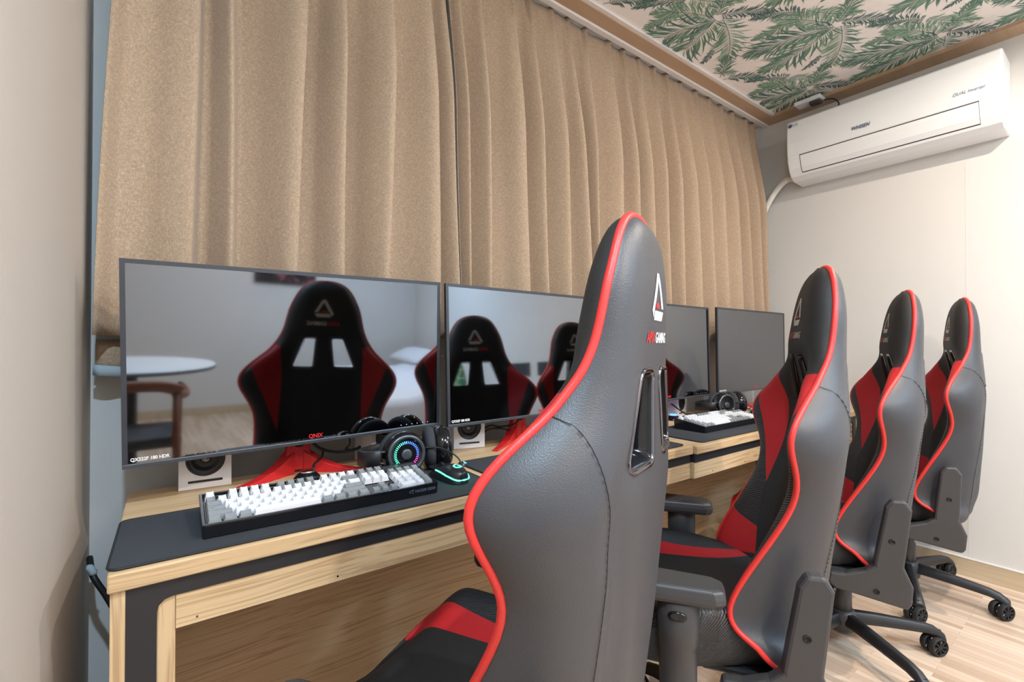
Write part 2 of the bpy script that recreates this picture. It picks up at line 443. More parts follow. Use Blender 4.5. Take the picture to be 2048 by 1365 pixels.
for ix in range(-1, 10):
    for iy in range(-3, 6):
        bx, by = ix * TX + .06, iy * TY - 1.05 + (.25 if ix % 2 else 0)
        if by > 1.75 or by < -1.5: continue
        random.seed(11)
        for (dx, dy, an, ln, be, cols, wd, sp) in (
                (0, 0, 60, .36, .5, (0, 1, 4), 1.0, 1.2), (0, 0, 118, .34, -.4, (1, 2, 0), 1.05, 1.2), (.02, -.02, 10, .34, .55, (3, 0, 1), .8, 1),
                (-.02, 0, 165, .26, -.5, (0, 3, 4), .9, 1), (.0, -.03, -60, .20, .6, (1, 2), .7, .8), (-.02, -.02, -130, .20, -.4, (4, 1), .8, .8),
                (.26, .30, 75, .20, .5, (0, 4), .8, .9), (.25, .29, 150, .2, -.6, (2, 1), .7, .8), (.26, .27, -20, .22, -.5, (3, 0), .7, .9), (.18, .12, 40, .12, .6, (2, 1), .55, .5)):
            frond(g, bx + dx, by + dy, R(an), ln, be, cols, wd, sp)
random.seed(3)
fp = struct('ceiling.001', g, ['fern_%d' % i for i in range(5)])
del fp['kind']; fp.name = 'fern_print'; fp.parent = bpy.data.objects['ceiling']

# ------------------------------------------------------------------ curtains
def curtain(ridges, y0, amp, z0, z1, edge=None, steep=.22):
    """ridges: (x at top, x at bottom, depth factor); returns grid rows from top to bottom"""
    NZ = 46; rows = []
    for iz in range(NZ + 1):
        t_ = iz / NZ; z = z1 + (z0 - z1) * t_; row = []
        pinch = max(0, 1 - (z1 - z) / .14); top = (1.410 - y0) * (1 - smooth(0, .60, z1 - z))
        for k in range(len(ridges) - 1):
            (a0, b0, f0), (a1, b1, f1) = ridges[k], ridges[k + 1]
            wob = .006 * math.sin(3.1 * z + k * 1.7)
            xa, xb = a0 + (b0 - a0) * t_ + wob, a1 + (b1 - a1) * t_ + .006 * math.sin(3.1 * z + (k + 1) * 1.7)
            N = 18
            for q in range(N if k < len(ridges) - 2 else N + 1):
                u = q / N
                # front of a fold at u=0, quick turn back, slow return
                d = smooth(0, steep, u) * (1 - smooth(steep, 1.0, u) ** 1.1)
                d = d * (1 - pinch) + pinch * (smooth(0, .12, u) - smooth(.88, 1, u)) * 1.05
                ff = f0 * (1 - u) + f1 * u; A = amp * ff * (1 + .12 * math.sin(2.2 * z + k))
                over = -.16 * (xb - xa) * math.sin(PI * min(1, u / (steep * 2))) * (1 - .7 * pinch) * min(1.4, ff)
                small = .0012 * math.sin(5 * u * PI + k * 2)
                row.append((xa + (xb - xa) * u + over * .55, y0 + top + A * (1 - .76 * top / (1.410 - y0)) * d + small, z))
        rows.append(row)
    return rows
def cloth(name, rows, mats, parent=None):
    g = G().grid(rows); o = part(name, g, mats, parent)
    s_ = o.modifiers.new('thick', 'SOLIDIFY'); s_.thickness = .0016
    return o
Lr = [(-.070, -.124, .3), (.060, .05, .55), (.133, .125, 1.0), (.335, .27, .8), (.412, .41, 1.0), (.565, .53, .7), (.700, .70, .8), (.745, .785, .5)]
cl = cloth('curtain', curtain(Lr, 1.338, .125, 1.094, 2.437), 'linen')
tag(cl, 'beige linen curtain at the left end, hanging in broad smooth folds', 'curtain')
# the turned-up hem showing under its left corner
rows = [[(x, 1.418 + .006 * math.sin(70 * x) + dy, z) for x in [-.126 + .012 * i for i in range(12)]] for z, dy in ((1.085, .010), (1.070, .0), (1.050, -.002), (1.030, 0), (1.010, .003))]
hem = cloth('hem', rows, 'linen', cl); hem['label'] = 'turned-up hem with a pale lining strip'
rows = [[(x, 1.414 + .006 * math.sin(70 * x), z - (x + .126) * .12) for x in [-.130 + .012 * i for i in range(12)]] for z in (1.028, 1.016, 1.004)]
cloth('lining', rows, 'putty', hem)
tops = [.756, .80, .905, 1.055, 1.130, 1.250, 1.345, 1.440, 1.585, 1.690, 1.800, 1.905, 2.010, 2.140, 2.270, 2.390, 2.520, 2.650, 2.790, 2.875]
bots = [.800, .838, .905, 1.085, 1.190, 1.300, 1.420, 1.470, 1.620, 1.730, 1.850, 1.965, 2.080, 2.230, 2.360, 2.500, 2.650, 2.760, 2.880, 2.955]
Rr = [(a, b, .55 + .5 * ((i * 7) % 5) / 4) for i, (a, b) in enumerate(zip(tops, bots))]
cr_ = cloth('curtain', curtain(Rr, 1.350, .122, 1.094, 2.437, steep=.30), 'linen')
tag(cr_, 'beige linen curtain with many tight pinch pleats, running to the far wall', 'curtain')

# ------------------------------------------------------------------ desks
def desk(x0, x1, yf, label, left):
    zt = .737; t_ = thing('desk', label, 'desk', (x0, 0, 0)); W = x1 - x0
    g = G().box(0, W, yf - .008, 1.376, zt - .028, zt); part('tabletop', g, 'desk_wood', t_, .003)
    for k, a in enumerate((0.003, W - .021)):
        if (k == 0) == left: part('side_panel', G().box(a, a + .018, yf, 1.36, 0, zt - .028), 'desk_wood_upright', t_, .0015)
    # black steel frame let into the front, rounded at the inner corners
    top, bot = zt - .028, zt - .056
    arc = [(.078 - .02 * math.sin(R(a)), bot - .02 + .02 * math.cos(R(a))) for a in (0, 30, 60, 90)]
    fr = [(.021, 0), (.021, top), (W, top), (W, bot)] + arc + [(.058, 0)]
    x_ = lambda v: v if left else W - v
    if not left: fr = [(W - a, b) for a, b in fr][::-1]
    part('steel_frame', G().prism(fr, yf + .001, yf + .018, 'y'), 'black_plastic', t_)
    part('upright', G().box(*sorted((x_(.058), x_(.082))), yf + .006, yf + .03, 0, bot), 'desk_wood_upright', t_, .002)
    ap = part('apron', G().box(*sorted((x_(.082), x_(W))), yf + .003, yf + .021, zt - .110, bot), 'desk_wood', t_, .001)
    for x in (.11, .33, .62, .95, 1.2): part('screw', G().lathe([(.0018, 0), (.0018, .0006)], 8, frame((x, yf + .003, zt - .100), (0, -1, 0))), 'smoke_chrome', ap)
    part('back_panel', G().box(.021, W - .021, 1.335, 1.350, .02, zt - .028), 'desk_wood', t_)
    return t_
desk(-.066, 1.415, .905, 'pale wood computer desk at the near end, its open left side beside the left wall', True)
desk(1.418, 2.895, .893, 'pale wood computer desk at the far end, joined to the near desk', False)

# ------------------------------------------------------------------ monitors
def monitor(cx, cy, cz, yaw, tilt, roll, label, stand_dx, near=True, stand_y=1.335):
    """yaw turns the screen about z; tilt > 0 leans the top back"""
    t_ = thing('monitor', label, 'monitor', (cx + stand_dx, stand_y, .737), 0)
    W, Hh = .718, .418
    Mx = Matrix.Translation((cx - (cx + stand_dx), cy - stand_y, cz - .737)) @ Matrix.Rotation(R(yaw), 4, 'Z') @ Matrix.Rotation(R(-tilt), 4, 'X') @ Matrix.Rotation(R(-roll), 4, 'Y')
    def P(name, g, mats, par=t_, **kw): return part(name, g.xf(Mx), mats, par, **kw)
    h = P('housing', G().box(-W / 2, W / 2, .0008, .010, -Hh / 2, Hh / 2).prism(rrect(-.26, .26, -.17, .13, .03), .010, .045, 'y', taper=.86), 'black_plastic', bevel=.0015)
    g = G(); b = .009; c_ = .022      # thin bezel round three sides and the metal chin
    g.box(-W / 2, W / 2, -.0016, .0012, Hh / 2 - b, Hh / 2); g.box(-W / 2, -W / 2 + b, -.0016, .0012, -Hh / 2, Hh / 2 - b); g.box(W / 2 - b, W / 2, -.0016, .0012, -Hh / 2, Hh / 2 - b)
    P('bezel', g, 'bezel')
    P('screen', G().box(-W / 2 + b, W / 2 - b, -.0006, .001, -Hh / 2 + .0075, Hh / 2 - b), 'screen')
    P('chin', G().box(-W / 2, W / 2, -.004, .010, -Hh / 2 - .001, -Hh / 2 + .0075), 'grey_metal', bevel=.001)
    g = G(); zc = -Hh / 2 + .015
    flat_text(g, 'QX322F 180 HDR', .0095, (-W / 2 + .013, -.0009, zc), (1, 0, 0), (0, 0, 1), 0, bold=.0003, width=.064)
    P('model_lettering', g, 'white_ink'); g = G()
    flat_text(g, 'QNIX', .0135, (.006 - .012, -.0009, zc + .001), (1, 0, 0), (0, 0, 1), 0, bold=.0004, width=.034)
    P('brand_lettering', g, 'red_ink'); g = G()
    for i in range(6): g.add([(.238 + i * .0165 + .0014 * math.cos(k * PI / 3), -.0009, zc - .001 + .0014 * math.sin(k * PI / 3)) for k in range(6)], [tuple(range(6))], 0)
    P('button_icons', g, 'white_ink')
    # red stand: column with round cut-out, and V foot
    g = G()
    zt = cz - .737 - Hh / 2 + .11
    wv = .036
    g.prism([(-wv, .008), (wv, .008), (wv * .82, .06), (wv * .82, zt), (-wv * .82, zt), (-wv * .82, .06)], -.012, .012, 'y')
    nk = part('stand_column', g, 'stand_red', t_, .004)
    part('cable_hole', G().lathe([(.020, 0), (.020, .002)], 28, frame((0, -.0125, .088), (0, -1, 0))), 'dark_rubber', nk)
    for sd in (-1, 1):
        g = G(); a = Vector((sd * .02, .0, 0)); e = Vector((sd * .175, -.115, 0)); d = (e - a).normalized(); n_ = Vector((-d.y, d.x, 0))
        rows = []
        for i in range(13):
            q = i / 12; p = a + (e - a) * q; wd = .034 - .018 * q; hh = .050 * (1 - q) ** 3 + .0075
            rows.append([(p.x + n_.x * wd / 2, p.y + n_.y * wd / 2, 0), (p.x + n_.x * wd / 2, p.y + n_.y * wd / 2, hh), (p.x - n_.x * wd / 2, p.y - n_.y * wd / 2, hh), (p.x - n_.x * wd / 2, p.y - n_.y * wd / 2, 0)])
        g.grid(rows, closed_u=True, sm=False); n0 = len(g.v) - 52; g.f += [tuple(n0 + k for k in range(4)), tuple(len(g.v) - 4 + k for k in range(4))[::-1]]; g.mi += [0, 0]; g.sm += [False, False]
        part('stand_leg', g, 'stand_red', t_, .0015)
    return t_
monitor(.2885, 1.2172, EYE - .0315, 2.18, -2.37, .95, 'black monitor nearest the left wall, its screen mirroring a whole gaming chair', -.004)
monitor(1.013, 1.2205, EYE - .028, 3.0, 1.8, 0, 'black monitor directly right of the nearest one, half behind the nearest chair', .0)
monitor(1.735, 1.226, EYE - .029, 2.6, 1.0, 0, 'black monitor showing right of the nearest chair back, mirroring a slice of red chair', .0)
monitor(2.482, 1.222, EYE - .026, .6, .6, 0, 'black monitor at the far end of the row, beside the far wall', .0)

# ------------------------------------------------------------------ desk mats
def deskmat(x0, x1, y0, y1, label, rz=0, sag=0):
    cx, cy = (x0 + x1) / 2, (y0 + y1) / 2
    t_ = thing('desk_mat', label, 'desk mat', (cx, cy, .737), rz, 'black desk mats'); P = rrect(x0 - cx, x1 - cx, y0 - cy, y1 - cy, .016, 6)
    part('pad', G().prism(P, 0, .0032), 'mat_cloth', t_)
    pts = [(a, b, .0022) for a, b in P]
    part('stitched_edge', G().tube(pts, .0022, 6, closed=True), 'dark_rubber', t_)
    return t_
deskmat(-.066, .640, .905, 1.150, 'black stitched desk mat under the nearest keyboard', R(-.6))
deskmat(.668, 1.395, .915, 1.165, 'black desk mat mostly hidden behind the nearest chair back', R(.3))
deskmat(1.480, 2.180, .905, 1.160, 'black desk mat under the keyboard on the far desk', 0)

# ------------------------------------------------------------------ keyboards
U = .01905
def keyset():
    K = []; A = K.append
    A((0, 5.25, 1, 1, 'w', 'Esc'))
    for i in range(12): A((2 + i + (i // 4) * .5, 5.25, 1, 1, 'wgw'[i // 4], 'F%d' % (i + 1)))
    for i, s_ in enumerate(('PrtSc', 'ScrLk', 'Pause')): A((15.25 + i, 5.25, 1, 1, 'g', s_))
    A((0, 4, 1, 1, 'g', '~'))
    for i, s_ in enumerate('1234567890-='): A((1 + i, 4, 1, 1, 'w', s_))
    A((13, 4, 2, 1, 'g', 'Back')); A((0, 3, 1.5, 1, 'g', 'Tab'))
    for i, s_ in enumerate('QWERTYUIOP[]'): A((1.5 + i, 3, 1, 1, 'w', s_))
    A((13.5, 3, 1.5, 1, 'w', '\\')); A((0, 2, 1.75, 1, 'g', 'Caps'))
    for i, s_ in enumerate("ASDFGHJKL;'"): A((1.75 + i, 2, 1, 1, 'w', s_))
    A((12.75, 2, 2.25, 1, 'g', 'Enter')); A((0, 1, 2.25, 1, 'g', 'Shift'))
    for i, s_ in enumerate('ZXCVBNM,./'): A((2.25 + i, 1, 1, 1, 'w', s_))
    A((12.25, 1, 2.75, 1, 'g', 'Shift'))
    for x, s_ in ((0, 'Ctrl'), (1.25, 'Win'), (2.5, 'Alt')): A((x, 0, 1.25, 1, 'g', s_))
    A((3.75, 0, 6.25, 1, 'w', ''))
    for x, s_ in ((10, 'Alt'), (11.25, 'Fn'), (12.5, 'Menu'), (13.75, 'Ctrl')): A((x, 0, 1.25, 1, 'g', s_))
    for i, s_ in enumerate(('Ins', 'Home', 'PgUp')): A((15.25 + i, 4, 1, 1, 'w', s_))
    for i, s_ in enumerate(('Del', 'End', 'PgDn')): A((15.25 + i, 3, 1, 1, 'w', s_))
    A((16.25, 1, 1, 1, 'g', '^'))
    for i, s_ in enumerate('<v>'): A((15.25 + i, 0, 1, 1, 'g', s_))
    for i, s_ in enumerate(('Num', '/', '*')): A((18.5 + i, 4, 1, 1, 'g', s_))
    A((21.5, 4, 1, 1, 'g', '-'))
    for j, row in enumerate(('123', '456', '789')):
        for i, s_ in enumerate(row): A((18.5 + i, 1 + j, 1, 1, 'w', s_))
    A((21.5, 2, 1, 2, 'g', '+')); A((21.5, 0, 1, 2, 'g', 'Enter')); A((18.5, 0, 2, 1, 'w', '0')); A((20.5, 0, 1, 1, 'w', '.'))
    return K
def keyboard(loc, rz, label):
    t_ = thing('keyboard', label, 'keyboard', loc, rz, 'mechanical keyboards')
    W, D = .4445, .139; hf, hb = .0235, .0430
    # case: tray with a raised rim
    def zt(y): return hf + (hb - hf) * y / D
    out = rrect(0, W, 0, D, .004, 3); ins = rrect(.006, W - .006, .006, D - .006, .002, 3); n_ = len(out)
    g = G(); vs = [(x * .992 + .0018, y * .985 + .001, 0) for x, y in out] + [(x, y, zt(y)) for x, y in out] + [(x, y, zt(y)) for x, y in ins] + [(x, y, zt(y) - .0075) for x, y in ins]
    fs = [tuple(range(n_))[::-1]]
    for r_ in range(3): fs += [(r_ * n_ + i, r_ * n_ + (i + 1) % n_, (r_ + 1) * n_ + (i + 1) % n_, (r_ + 1) * n_ + i) for i in range(n_)]
    fs.append(tuple(range(3 * n_, 4 * n_))); g.add(vs, fs)
    cs = part('case', g, 'black_case' if 'black_case' in MATS else 'gloss_black', t_, .0012)
    g = G(); flat_text(g, 'HACKER K8500', .0085, (W - .056, -.0004, .0125), (1, 0, 0), (0, .05, 1), 0, width=.048)
    flat_text(g, '<T', .012, (W - .070, -.0004, .0120), (1, 0, 0), (0, .05, 1), 0, width=.011)
    part('case_lettering', g, 'pale_ink', cs)
    gg = G().box(18.5 * U + .008 - .001, 22.5 * U + .008, D - .026, D - .008, zt(D) - .0075, zt(D) - .001); part('indicator_panel', gg.xf(Matrix.Identity(4)), 'grey_metal', cs)
    tilt = math.atan((hb - hf) / D)
    cache = {}
    for x, r_, wu, hu, c_, s_ in keyset()[:]:
        kw, kd = wu * U - .0012, hu * U - .0012; row = min(5, int(r_)); hgt = (.0078, .0078, .0080, .0088, .0098, .0100)[row] + .003
        key = (wu, hu, c_, s_, row)
        if key not in cache:
            g = G(); tx, ty = .0030, .0026; sh = .0010
            b = [(0, 0), (kw, 0), (kw, kd), (0, kd)]; nseg = 6; rows = []
            # cylindrical dish on top
            base = [(0, 0, 0), (kw, 0, 0), (kw, kd, 0), (0, kd, 0)]
            g.add(base, [(3, 2, 1, 0)])
            tp = []
            for iy in range(3):
                rw = []
                for ix in range(nseg + 1):
                    u = ix / nseg; px = tx + (kw - 2 * tx) * u; py = ty - .0004 + (kd - 2 * ty - sh + .001) * iy / 2
                    edge = min(u * (kw - 2 * tx), (1 - u) * (kw - 2 * tx)); dish = .0011 * (1 - (1 - min(1, edge / .006)) ** 2) * (-1 if s_ == '' else 1)
                    rw.append((px, py, hgt - dish + (.0012 if iy == 2 else 0) - (.0004 if iy == 0 else 0)))
                tp.append(rw)
            g.grid(tp, sm=True)
            ring_t = tp[0] + [tp[1][-1]] + tp[2][::-1] + [tp[1][0]]
            g.add([base[0], base[1]] + tp[0], [(0, 1) + tuple(range(2 + nseg, 1, -1))])
            g.add([base[1], base[2]] + [tp[0][-1], tp[1][-1], tp[2][-1]], [(0, 1, 4, 3, 2)])
            g.add([base[2], base[3]] + tp[2][::-1], [(0, 1) + tuple(range(2 + nseg, 1, -1))])
            g.add([base[3], base[0]] + [tp[2][0], tp[1][0], tp[0][0]], [(0, 1, 4, 3, 2)])
            if s_:
                sz = .0062 if len(s_) == 1 else .0040
                t2 = text2d(s_, sz); a, b_ = tw(t2)
                g.add([(tx + .0012 + p[0] - a, kd * .5 + .0018 + p[1], hgt - .0006) for p in t2[0]], t2[1], 1)
            cache[key] = g.mesh('key', ['key_white' if c_ == 'w' else 'key_grey', 'key_ink'])
        y0 = .0090 + r_ * U
        link('key', cache[key], t_, loc=(x * U + .0084, y0, zt(y0) - .0062), rot=(tilt, 0, 0))
    return t_
kb = keyboard((.052, .9555, .7405), R(-.9), 'near keyboard with white and grey keys, left of the glowing mouse')
kb.rotation_euler.x = 0
kb2 = copy_tree(kb); kb2.location = (1.634, .985, .7405); kb2.rotation_euler = (0, 0, R(0)); kb2['label'] = 'white and grey keyboard on the far desk, between two chair backs'
kb3 = copy_tree(kb); kb3.location = (.745, .985, .7405); kb3.rotation_euler = (0, 0, R(1)); kb3['label'] = 'keyboard hidden behind the nearest chair back'
for k3 in [o for o in bpy.data.objects if o == kb3 or o.parent == kb3 or (o.parent and o.parent.parent == kb3)]: bpy.data.objects.remove(k3)

# ------------------------------------------------------------------ mice
def mouse(loc, rz, led, label, logo=True):
    t_ = thing('mouse', label, 'mouse', loc, rz, 'gaming mice'); L_, W = .117, .062
    def sec(v):     # v 0 rear .. 1 front
        hw = W / 2 * (1 - .16 * math.sin(PI * v) ** 2) * (math.sin(PI * min(.5, v * 2.6 / 2 + .02 + .0)) ** .45 if v < .36 else 1) * (1 - .25 * smooth(.85, 1, v)); hw *= (1 if v < .97 else .8)
        hh = .039 * (math.sin(PI * (.12 + .80 * v) ** .78) ** .75)
        return hw, max(.006, hh)
    for nm, lo, hi, mt in (('base', 0.0, .46, 'black_plastic'), ('top_shell', .46, 1, 'black_case')):
        rows = []
        for i in range(31):
            v = i / 30; hw, hh = sec(v); y = -L_ / 2 + L_ * v; row = []
            for k in range(21):
                a = PI * k / 20; x = -math.cos(a) * hw * (1 if abs(math.cos(a)) < 1 else 1); z = hh * math.sin(a) ** .62
                lim = (.0155 + .010 * smooth(.1, .9, v) - .007 * smooth(.25, .0, v)) * 1.0
                if nm == 'base': z = min(z, lim) if z > lim else z
                else:
                    if z < lim:
                        z = lim
                row.append((x, y, z + .001))
            rows.append(row)
        if nm == 'top_shell': 
            rows = [[(p[0] * (1.0 if p[2] > .001 else .99), p[1], p[2]) for p in r_] for r_ in rows]
        g = G().grid(rows); g.add(rows[0], [tuple(range(21))]); g.add(rows[-1], [tuple(range(21))[::-1]])
        part(nm, g, mt, t_)
    # light strip wrapped round the tail
    pts = []
    for k in range(41):
        a = -1 + 2 * k / 40; v = .02 + .66 * abs(a) ** 1.25; hw, hh = sec(max(.02, v)); sg = 1 if a > 0 else -1
        x = sg * (hw + .0003) if abs(a) > .02 else 0; y = -L_ / 2 + L_ * v - .0008 * (1 - abs(a)) if abs(a) > .02 else -L_ / 2 - .0008
        pts.append((x, y, .0165 + .0095 * smooth(.1, .9, v) - .006 * smooth(.25, 0, v)))
    part('light_strip', G().tube(pts, .0017, 6), led, t_)
    part('scroll_wheel', G().lathe([(.010, -.003), (.011, 0), (.010, .003)], 20, frame((0, L_ * .28, .026), (1, 0, 0))), 'dark_rubber', t_)
    if logo:
        def top(x, y):
            v = (y + L_ / 2) / L_; hw, hh = sec(v); a = math.acos(max(-1, min(1, x / hw))); return (x, y, hh * math.sin(a) ** .62 + .0016)
        arc = lambda r0, r1, a0, a1: ([(r0 * math.cos(R(a0 + (a1 - a0) * i / 12)), r0 * math.sin(R(a0 + (a1 - a0) * i / 12))) for i in range(13)] + [(r1 * math.cos(R(a1 - (a1 - a0) * i / 12)), r1 * math.sin(R(a1 - (a1 - a0) * i / 12))) for i in range(13)])
        p1 = arc(.0078, .0052, 60, 325); p2 = [(.0005, .0012), (.0082, .0012), (.0082, -.0048), (.0056, -.0048), (.0056, -.0012), (.0005, -.0012)]
        pcs = [([(a * 1.35, b * 1.35 - .030) for a, b in p], [(tuple(range(len(p))))], 0) for p in (p1, p2)]
        part('logo', decal(pcs, top, .002), led, t_)
    return t_
MATS['black_case'] = plain('black_case', (.014, .014, .016), .33)
m1 = mouse((.568, 1.026, .7404), R(8), 'led_green', 'black mouse with green-lit strip and emblem, beside the near keyboard')
m2 = mouse((2.215, 1.06, .7404), R(-12), 'led_pink', 'black mouse with pink light, mirrored low in the farthest monitor')

# ------------------------------------------------------------------ speakers
def speaker(x, y, rz, label):
    t_ = thing('speaker', label, 'speaker', (x, y, .737), rz, 'white desk speakers')
    W, D, Hh = .104, .080, .150
    rc = .0395; zc = .068; n_ = 48; g = G()
    circ = [(rc * math.cos(2 * PI * k / n_ + PI / 4), zc + rc * math.sin(2 * PI * k / n_ + PI / 4)) for k in range(n_)]
    sq = []
    for k in range(n_):
        a = (k * 4 / n_); e = int(a); f = a - e; c4 = [(W / 2, Hh), (-W / 2, Hh), (-W / 2, .001), (W / 2, .001)]
        p, q = c4[e % 4], c4[(e + 1) % 4]; sq.append((p[0] + (q[0] - p[0]) * f, p[1] + (q[1] - p[1]) * f))
    g.grid([[(x, .03, z) for x, z in circ], [(x, 0, z) for x, z in circ], [(x, 0, z) for x, z in sq], [(x, D, z) for x, z in sq]], closed_u=True, sm=False)
    g.f += [tuple(3 * n_ + k for k in range(n_)), tuple(range(n_))[::-1]]; g.mi += [0, 0]; g.sm += [False, False]
    bx = part('cabinet', g, 'white_plastic', t_)
    F = frame((0, -.0003, .068), (0, -1, 0))
    part('driver', G().lathe([(.0392, -.010), (.0392, .0006), (.0350, .0008), (.0340, -.003), (.031, -.001), (.027, -.004), (.014, -.016), (.0003, -.016)], 48, F), 'black_plastic', t_)
    part('dust_cap', G().lathe([(.0135, -.016), (.0125, -.011), (.008, -.0065), (.0003, -.0050)], 28, F), 'smoke_chrome', t_)
    port = G().prism(rrect(-.037, .037, .013, .022, .003, 3), -.0006, .002, 'y'); part('port_rim', port, 'white_plastic', t_)
    part('port', G().prism(rrect(-.034, .034, .0150, .0205, .001, 2), -.0010, .002, 'y'), 'black_plastic', t_)
    return t_
s1 = speaker(.0785, 1.313, R(-4), 'white speaker nearest the left wall, below the nearest monitor')
for x, y, rz, lb in ((.522, 1.318, 17, 'white speaker turned sideways behind the lit headset'), (.797, 1.309, -15, 'white speaker right of the lit headset, below the second monitor'), (1.955, 1.30, 14, 'white speaker behind the cables and headset on the far desk')):
    s_ = copy_tree(s1); s_.location = (x, y, .737); s_.rotation_euler = (0, 0, R(rz)); s_['label'] = lb

# ------------------------------------------------------------------ headsets (lying on the desk)
def headset(loc, rz, label, lit=True):
    t_ = thing('headset', label, 'headset', loc, rz, 'gaming headsets')
    def cup(c, nrm, lights, SC=1.12):
        F = frame(c, nrm, (0, 0, 1)) @ Matrix.Scale(SC, 4)
        sh = part('ear_cup', G().lathe([(.034, -.028), (.047, -.022), (.050, -.010), (.049, 0), (.044, .010), (.041, .0125), (.036, .012), (.034, .008), (.0300, .0075)], 44, F), 'gloss_black', t_)
        part('ring', G().lathe([(.0440, .0095), (.0415, .0132), (.0365, .0132), (.0350, .0095)], 44, F, caps=False), 'grey_metal', sh)
        part('cushion', G().lathe([(.030, -.046), (.040, -.049), (.0485, -.044), (.0500, -.034), (.046, -.026), (.036, -.025)], 36, F), 'mat_cloth', t_)
        part('badge', G().lathe([(.0125, .006), (.0120, .0115), (.009, .0125), (.0003, .0127)], 28, F), 'grey_metal', sh)
        g = G()
        for k in range(40):
            a = 2 * PI * k / 40
            if not lights and k % 3: continue
            r0, r1, hw = (.0235, .0290, .00065) if lights else (.0165, .0215, .0006)
            ca, sa = math.cos(a), math.sin(a); q = [(r0 * ca - hw * sa, r0 * sa + hw * ca), (r1 * ca - hw * sa, r1 * sa + hw * ca), (r1 * ca + hw * sa, r1 * sa - hw * ca), (r0 * ca + hw * sa, r0 * sa - hw * ca)]
            dg = math.degrees(a); hue = (1 if dg < 28 else 0 if dg < 180 else 3 if dg < 256 else 2) if lights else 4
            g.add([F @ Vector((x, y, .0092)) for x, y in q], [(0, 1, 2, 3)], hue)
        part('light_ring', g, ['led_green', 'led_cyan', 'led_blue', 'led_pink', 'grey_metal'], sh)
        return sh
    cup((0, 0, .062), (-.12, -1, .05), lit)
    cup((.127, .022, .062), (.92, -.38, .05), False)
    # yokes and the headband, which lies towards the left
    part('yoke', G().tube(spline([(-.056, -.004, .076), (-.070, .0, .072), (-.072, .004, .052), (-.056, -.002, .046)]), .0035, 8), 'black_plastic', t_)
    part('yoke', G().tube(spline([(.12, .102, .076), (.11, .110, .070), (.105, .11, .055), (.12, .102, .048)]), .0035, 8), 'black_plastic', t_)
    rows = []
    path = spline([(-.066, 0, .062), (-.082, .008, .060), (-.092, .035, .056), (-.088, .075, .052), (-.060, .110, .050), (-.01, .130, .050), (.05, .130, .052), (.108, .110, .060)], 5)
    for i, p in enumerate(path):
        a = path[max(0, i - 1)]; b = path[min(len(path) - 1, i + 1)]; d = (b - a).normalized(); n_ = Vector((-d.y, d.x, 0)); th, hh = .006, .017
        rows.append([p + n_ * th * x + Vector((0, 0, hh * z)) for x, z in ((-1, -1), (-.6, -1.1), (.6, -1.1), (1, -1), (1, 1), (.6, 1.1), (-.6, 1.1), (-1, 1))])
    g = G().grid(rows, closed_u=True); g.f += [tuple(range(8)), tuple(len(g.v) - 8 + k for k in range(8))[::-1]]; g.mi += [0, 0]; g.sm += [False, False]
    part('headband', g, 'black_plastic', t_)
    mic = part('microphone', G().tube(spline([(.050, -.006, .072), (.085, -.030, .070), (.112, -.062, .050), (.118, -.080, .028)]), .0020, 8), 'cable', t_)
    F = frame((.117, -.078, .022), (.55, -.05, .85)); part('microphone_tip', G().lathe([(.0035, -.006), (.0045, 0), (.0045, .016), (.003, .018)], 16, F), 'grey_metal', mic)
    part('tip_light', G().lathe([(.0047, .016), (.0047, .0175)], 16, F), 'led_cyan', mic)
    return t_
h1 = headset((.487, 1.108, .737), R(3), 'black headset with a rainbow-lit ear cup, behind the near keyboard and mouse')
h2 = headset((2.060, 1.145, .737), R(-8), 'black unlit headset behind the keyboard on the far desk', lit=False)

# ------------------------------------------------------------------ small round volume dials
def dial(loc, led, label):
    t_ = thing('volume_dial', label, 'volume dial', loc, 0, 'round volume dials')
    part('base', G().lathe([(.034, 0), (.034, .004), (.029, .011), (.022, .018), (.018, .021)], 36), 'gloss_black', t_)
    part('knob', G().lathe([(.0175, .0205), (.0170, .0245), (.0155, .0255), (.0003, .0252)], 36), led, t_)
    return t_
dial((.285, 1.236, .737), 'chrome', 'black dial with silver top on the red stand foot of the nearest monitor').location.z = .7375
dial((1.835, 1.262, .737), 'led_blue', 'round dial glowing blue left of the far keyboard')

# ------------------------------------------------------------------ cables
def cable(pts, r, label, mat='cable', name='cable', n=8):
    o = part(name, G().tube(spline(pts, 8), r, n), mat); tag(o, label, 'cable'); return o
cable([(.300, 1.306, .835), (.330, 1.305, .800), (.385, 1.33, .777), (.440, 1.345, .775), (.475, 1.375, .785), (.480, 1.400, .800)], .0042, 'thick black cable drooping right from the nearest red monitor stand')
cable([(.345, 1.322, .786), (.335, 1.30, .775), (.310, 1.27, .768), (.300, 1.235, .7655)], .003, 'black cable leading down to the silver-topped dial')
cable([(.405, 1.29, .830), (.408, 1.30, .800), (.404, 1.32, .785), (.420, 1.34, .778)], .0022, 'thin black plug lead hanging under the nearest monitor')
cable([(.475, 1.37, .782), (.490, 1.33, .765), (.470, 1.27, .742), (.440, 1.20, .7395), (.430, 1.12, .7395)], .0016, 'thin black lead curling behind the near keyboard to the desktop')
cable([(.870, 1.36, .775), (.900, 1.345, .795), (.935, 1.33, .79), (.975, 1.30, .80), (.99, 1.28, .83)], .0035, 'upper black cable reaching the second red monitor stand')
cable([(.865, 1.35, .755), (.885, 1.34, .782), (.925, 1.33, .785), (.975, 1.32, .775)], .003, 'lower black cable beside the second red monitor stand')
cable([(1.90, 1.32, .80), (1.885, 1.26, .775), (1.90, 1.22, .755), (1.96, 1.20, .745), (2.02, 1.18, .741)], .003, 'black cable looping down left of the unlit headset')
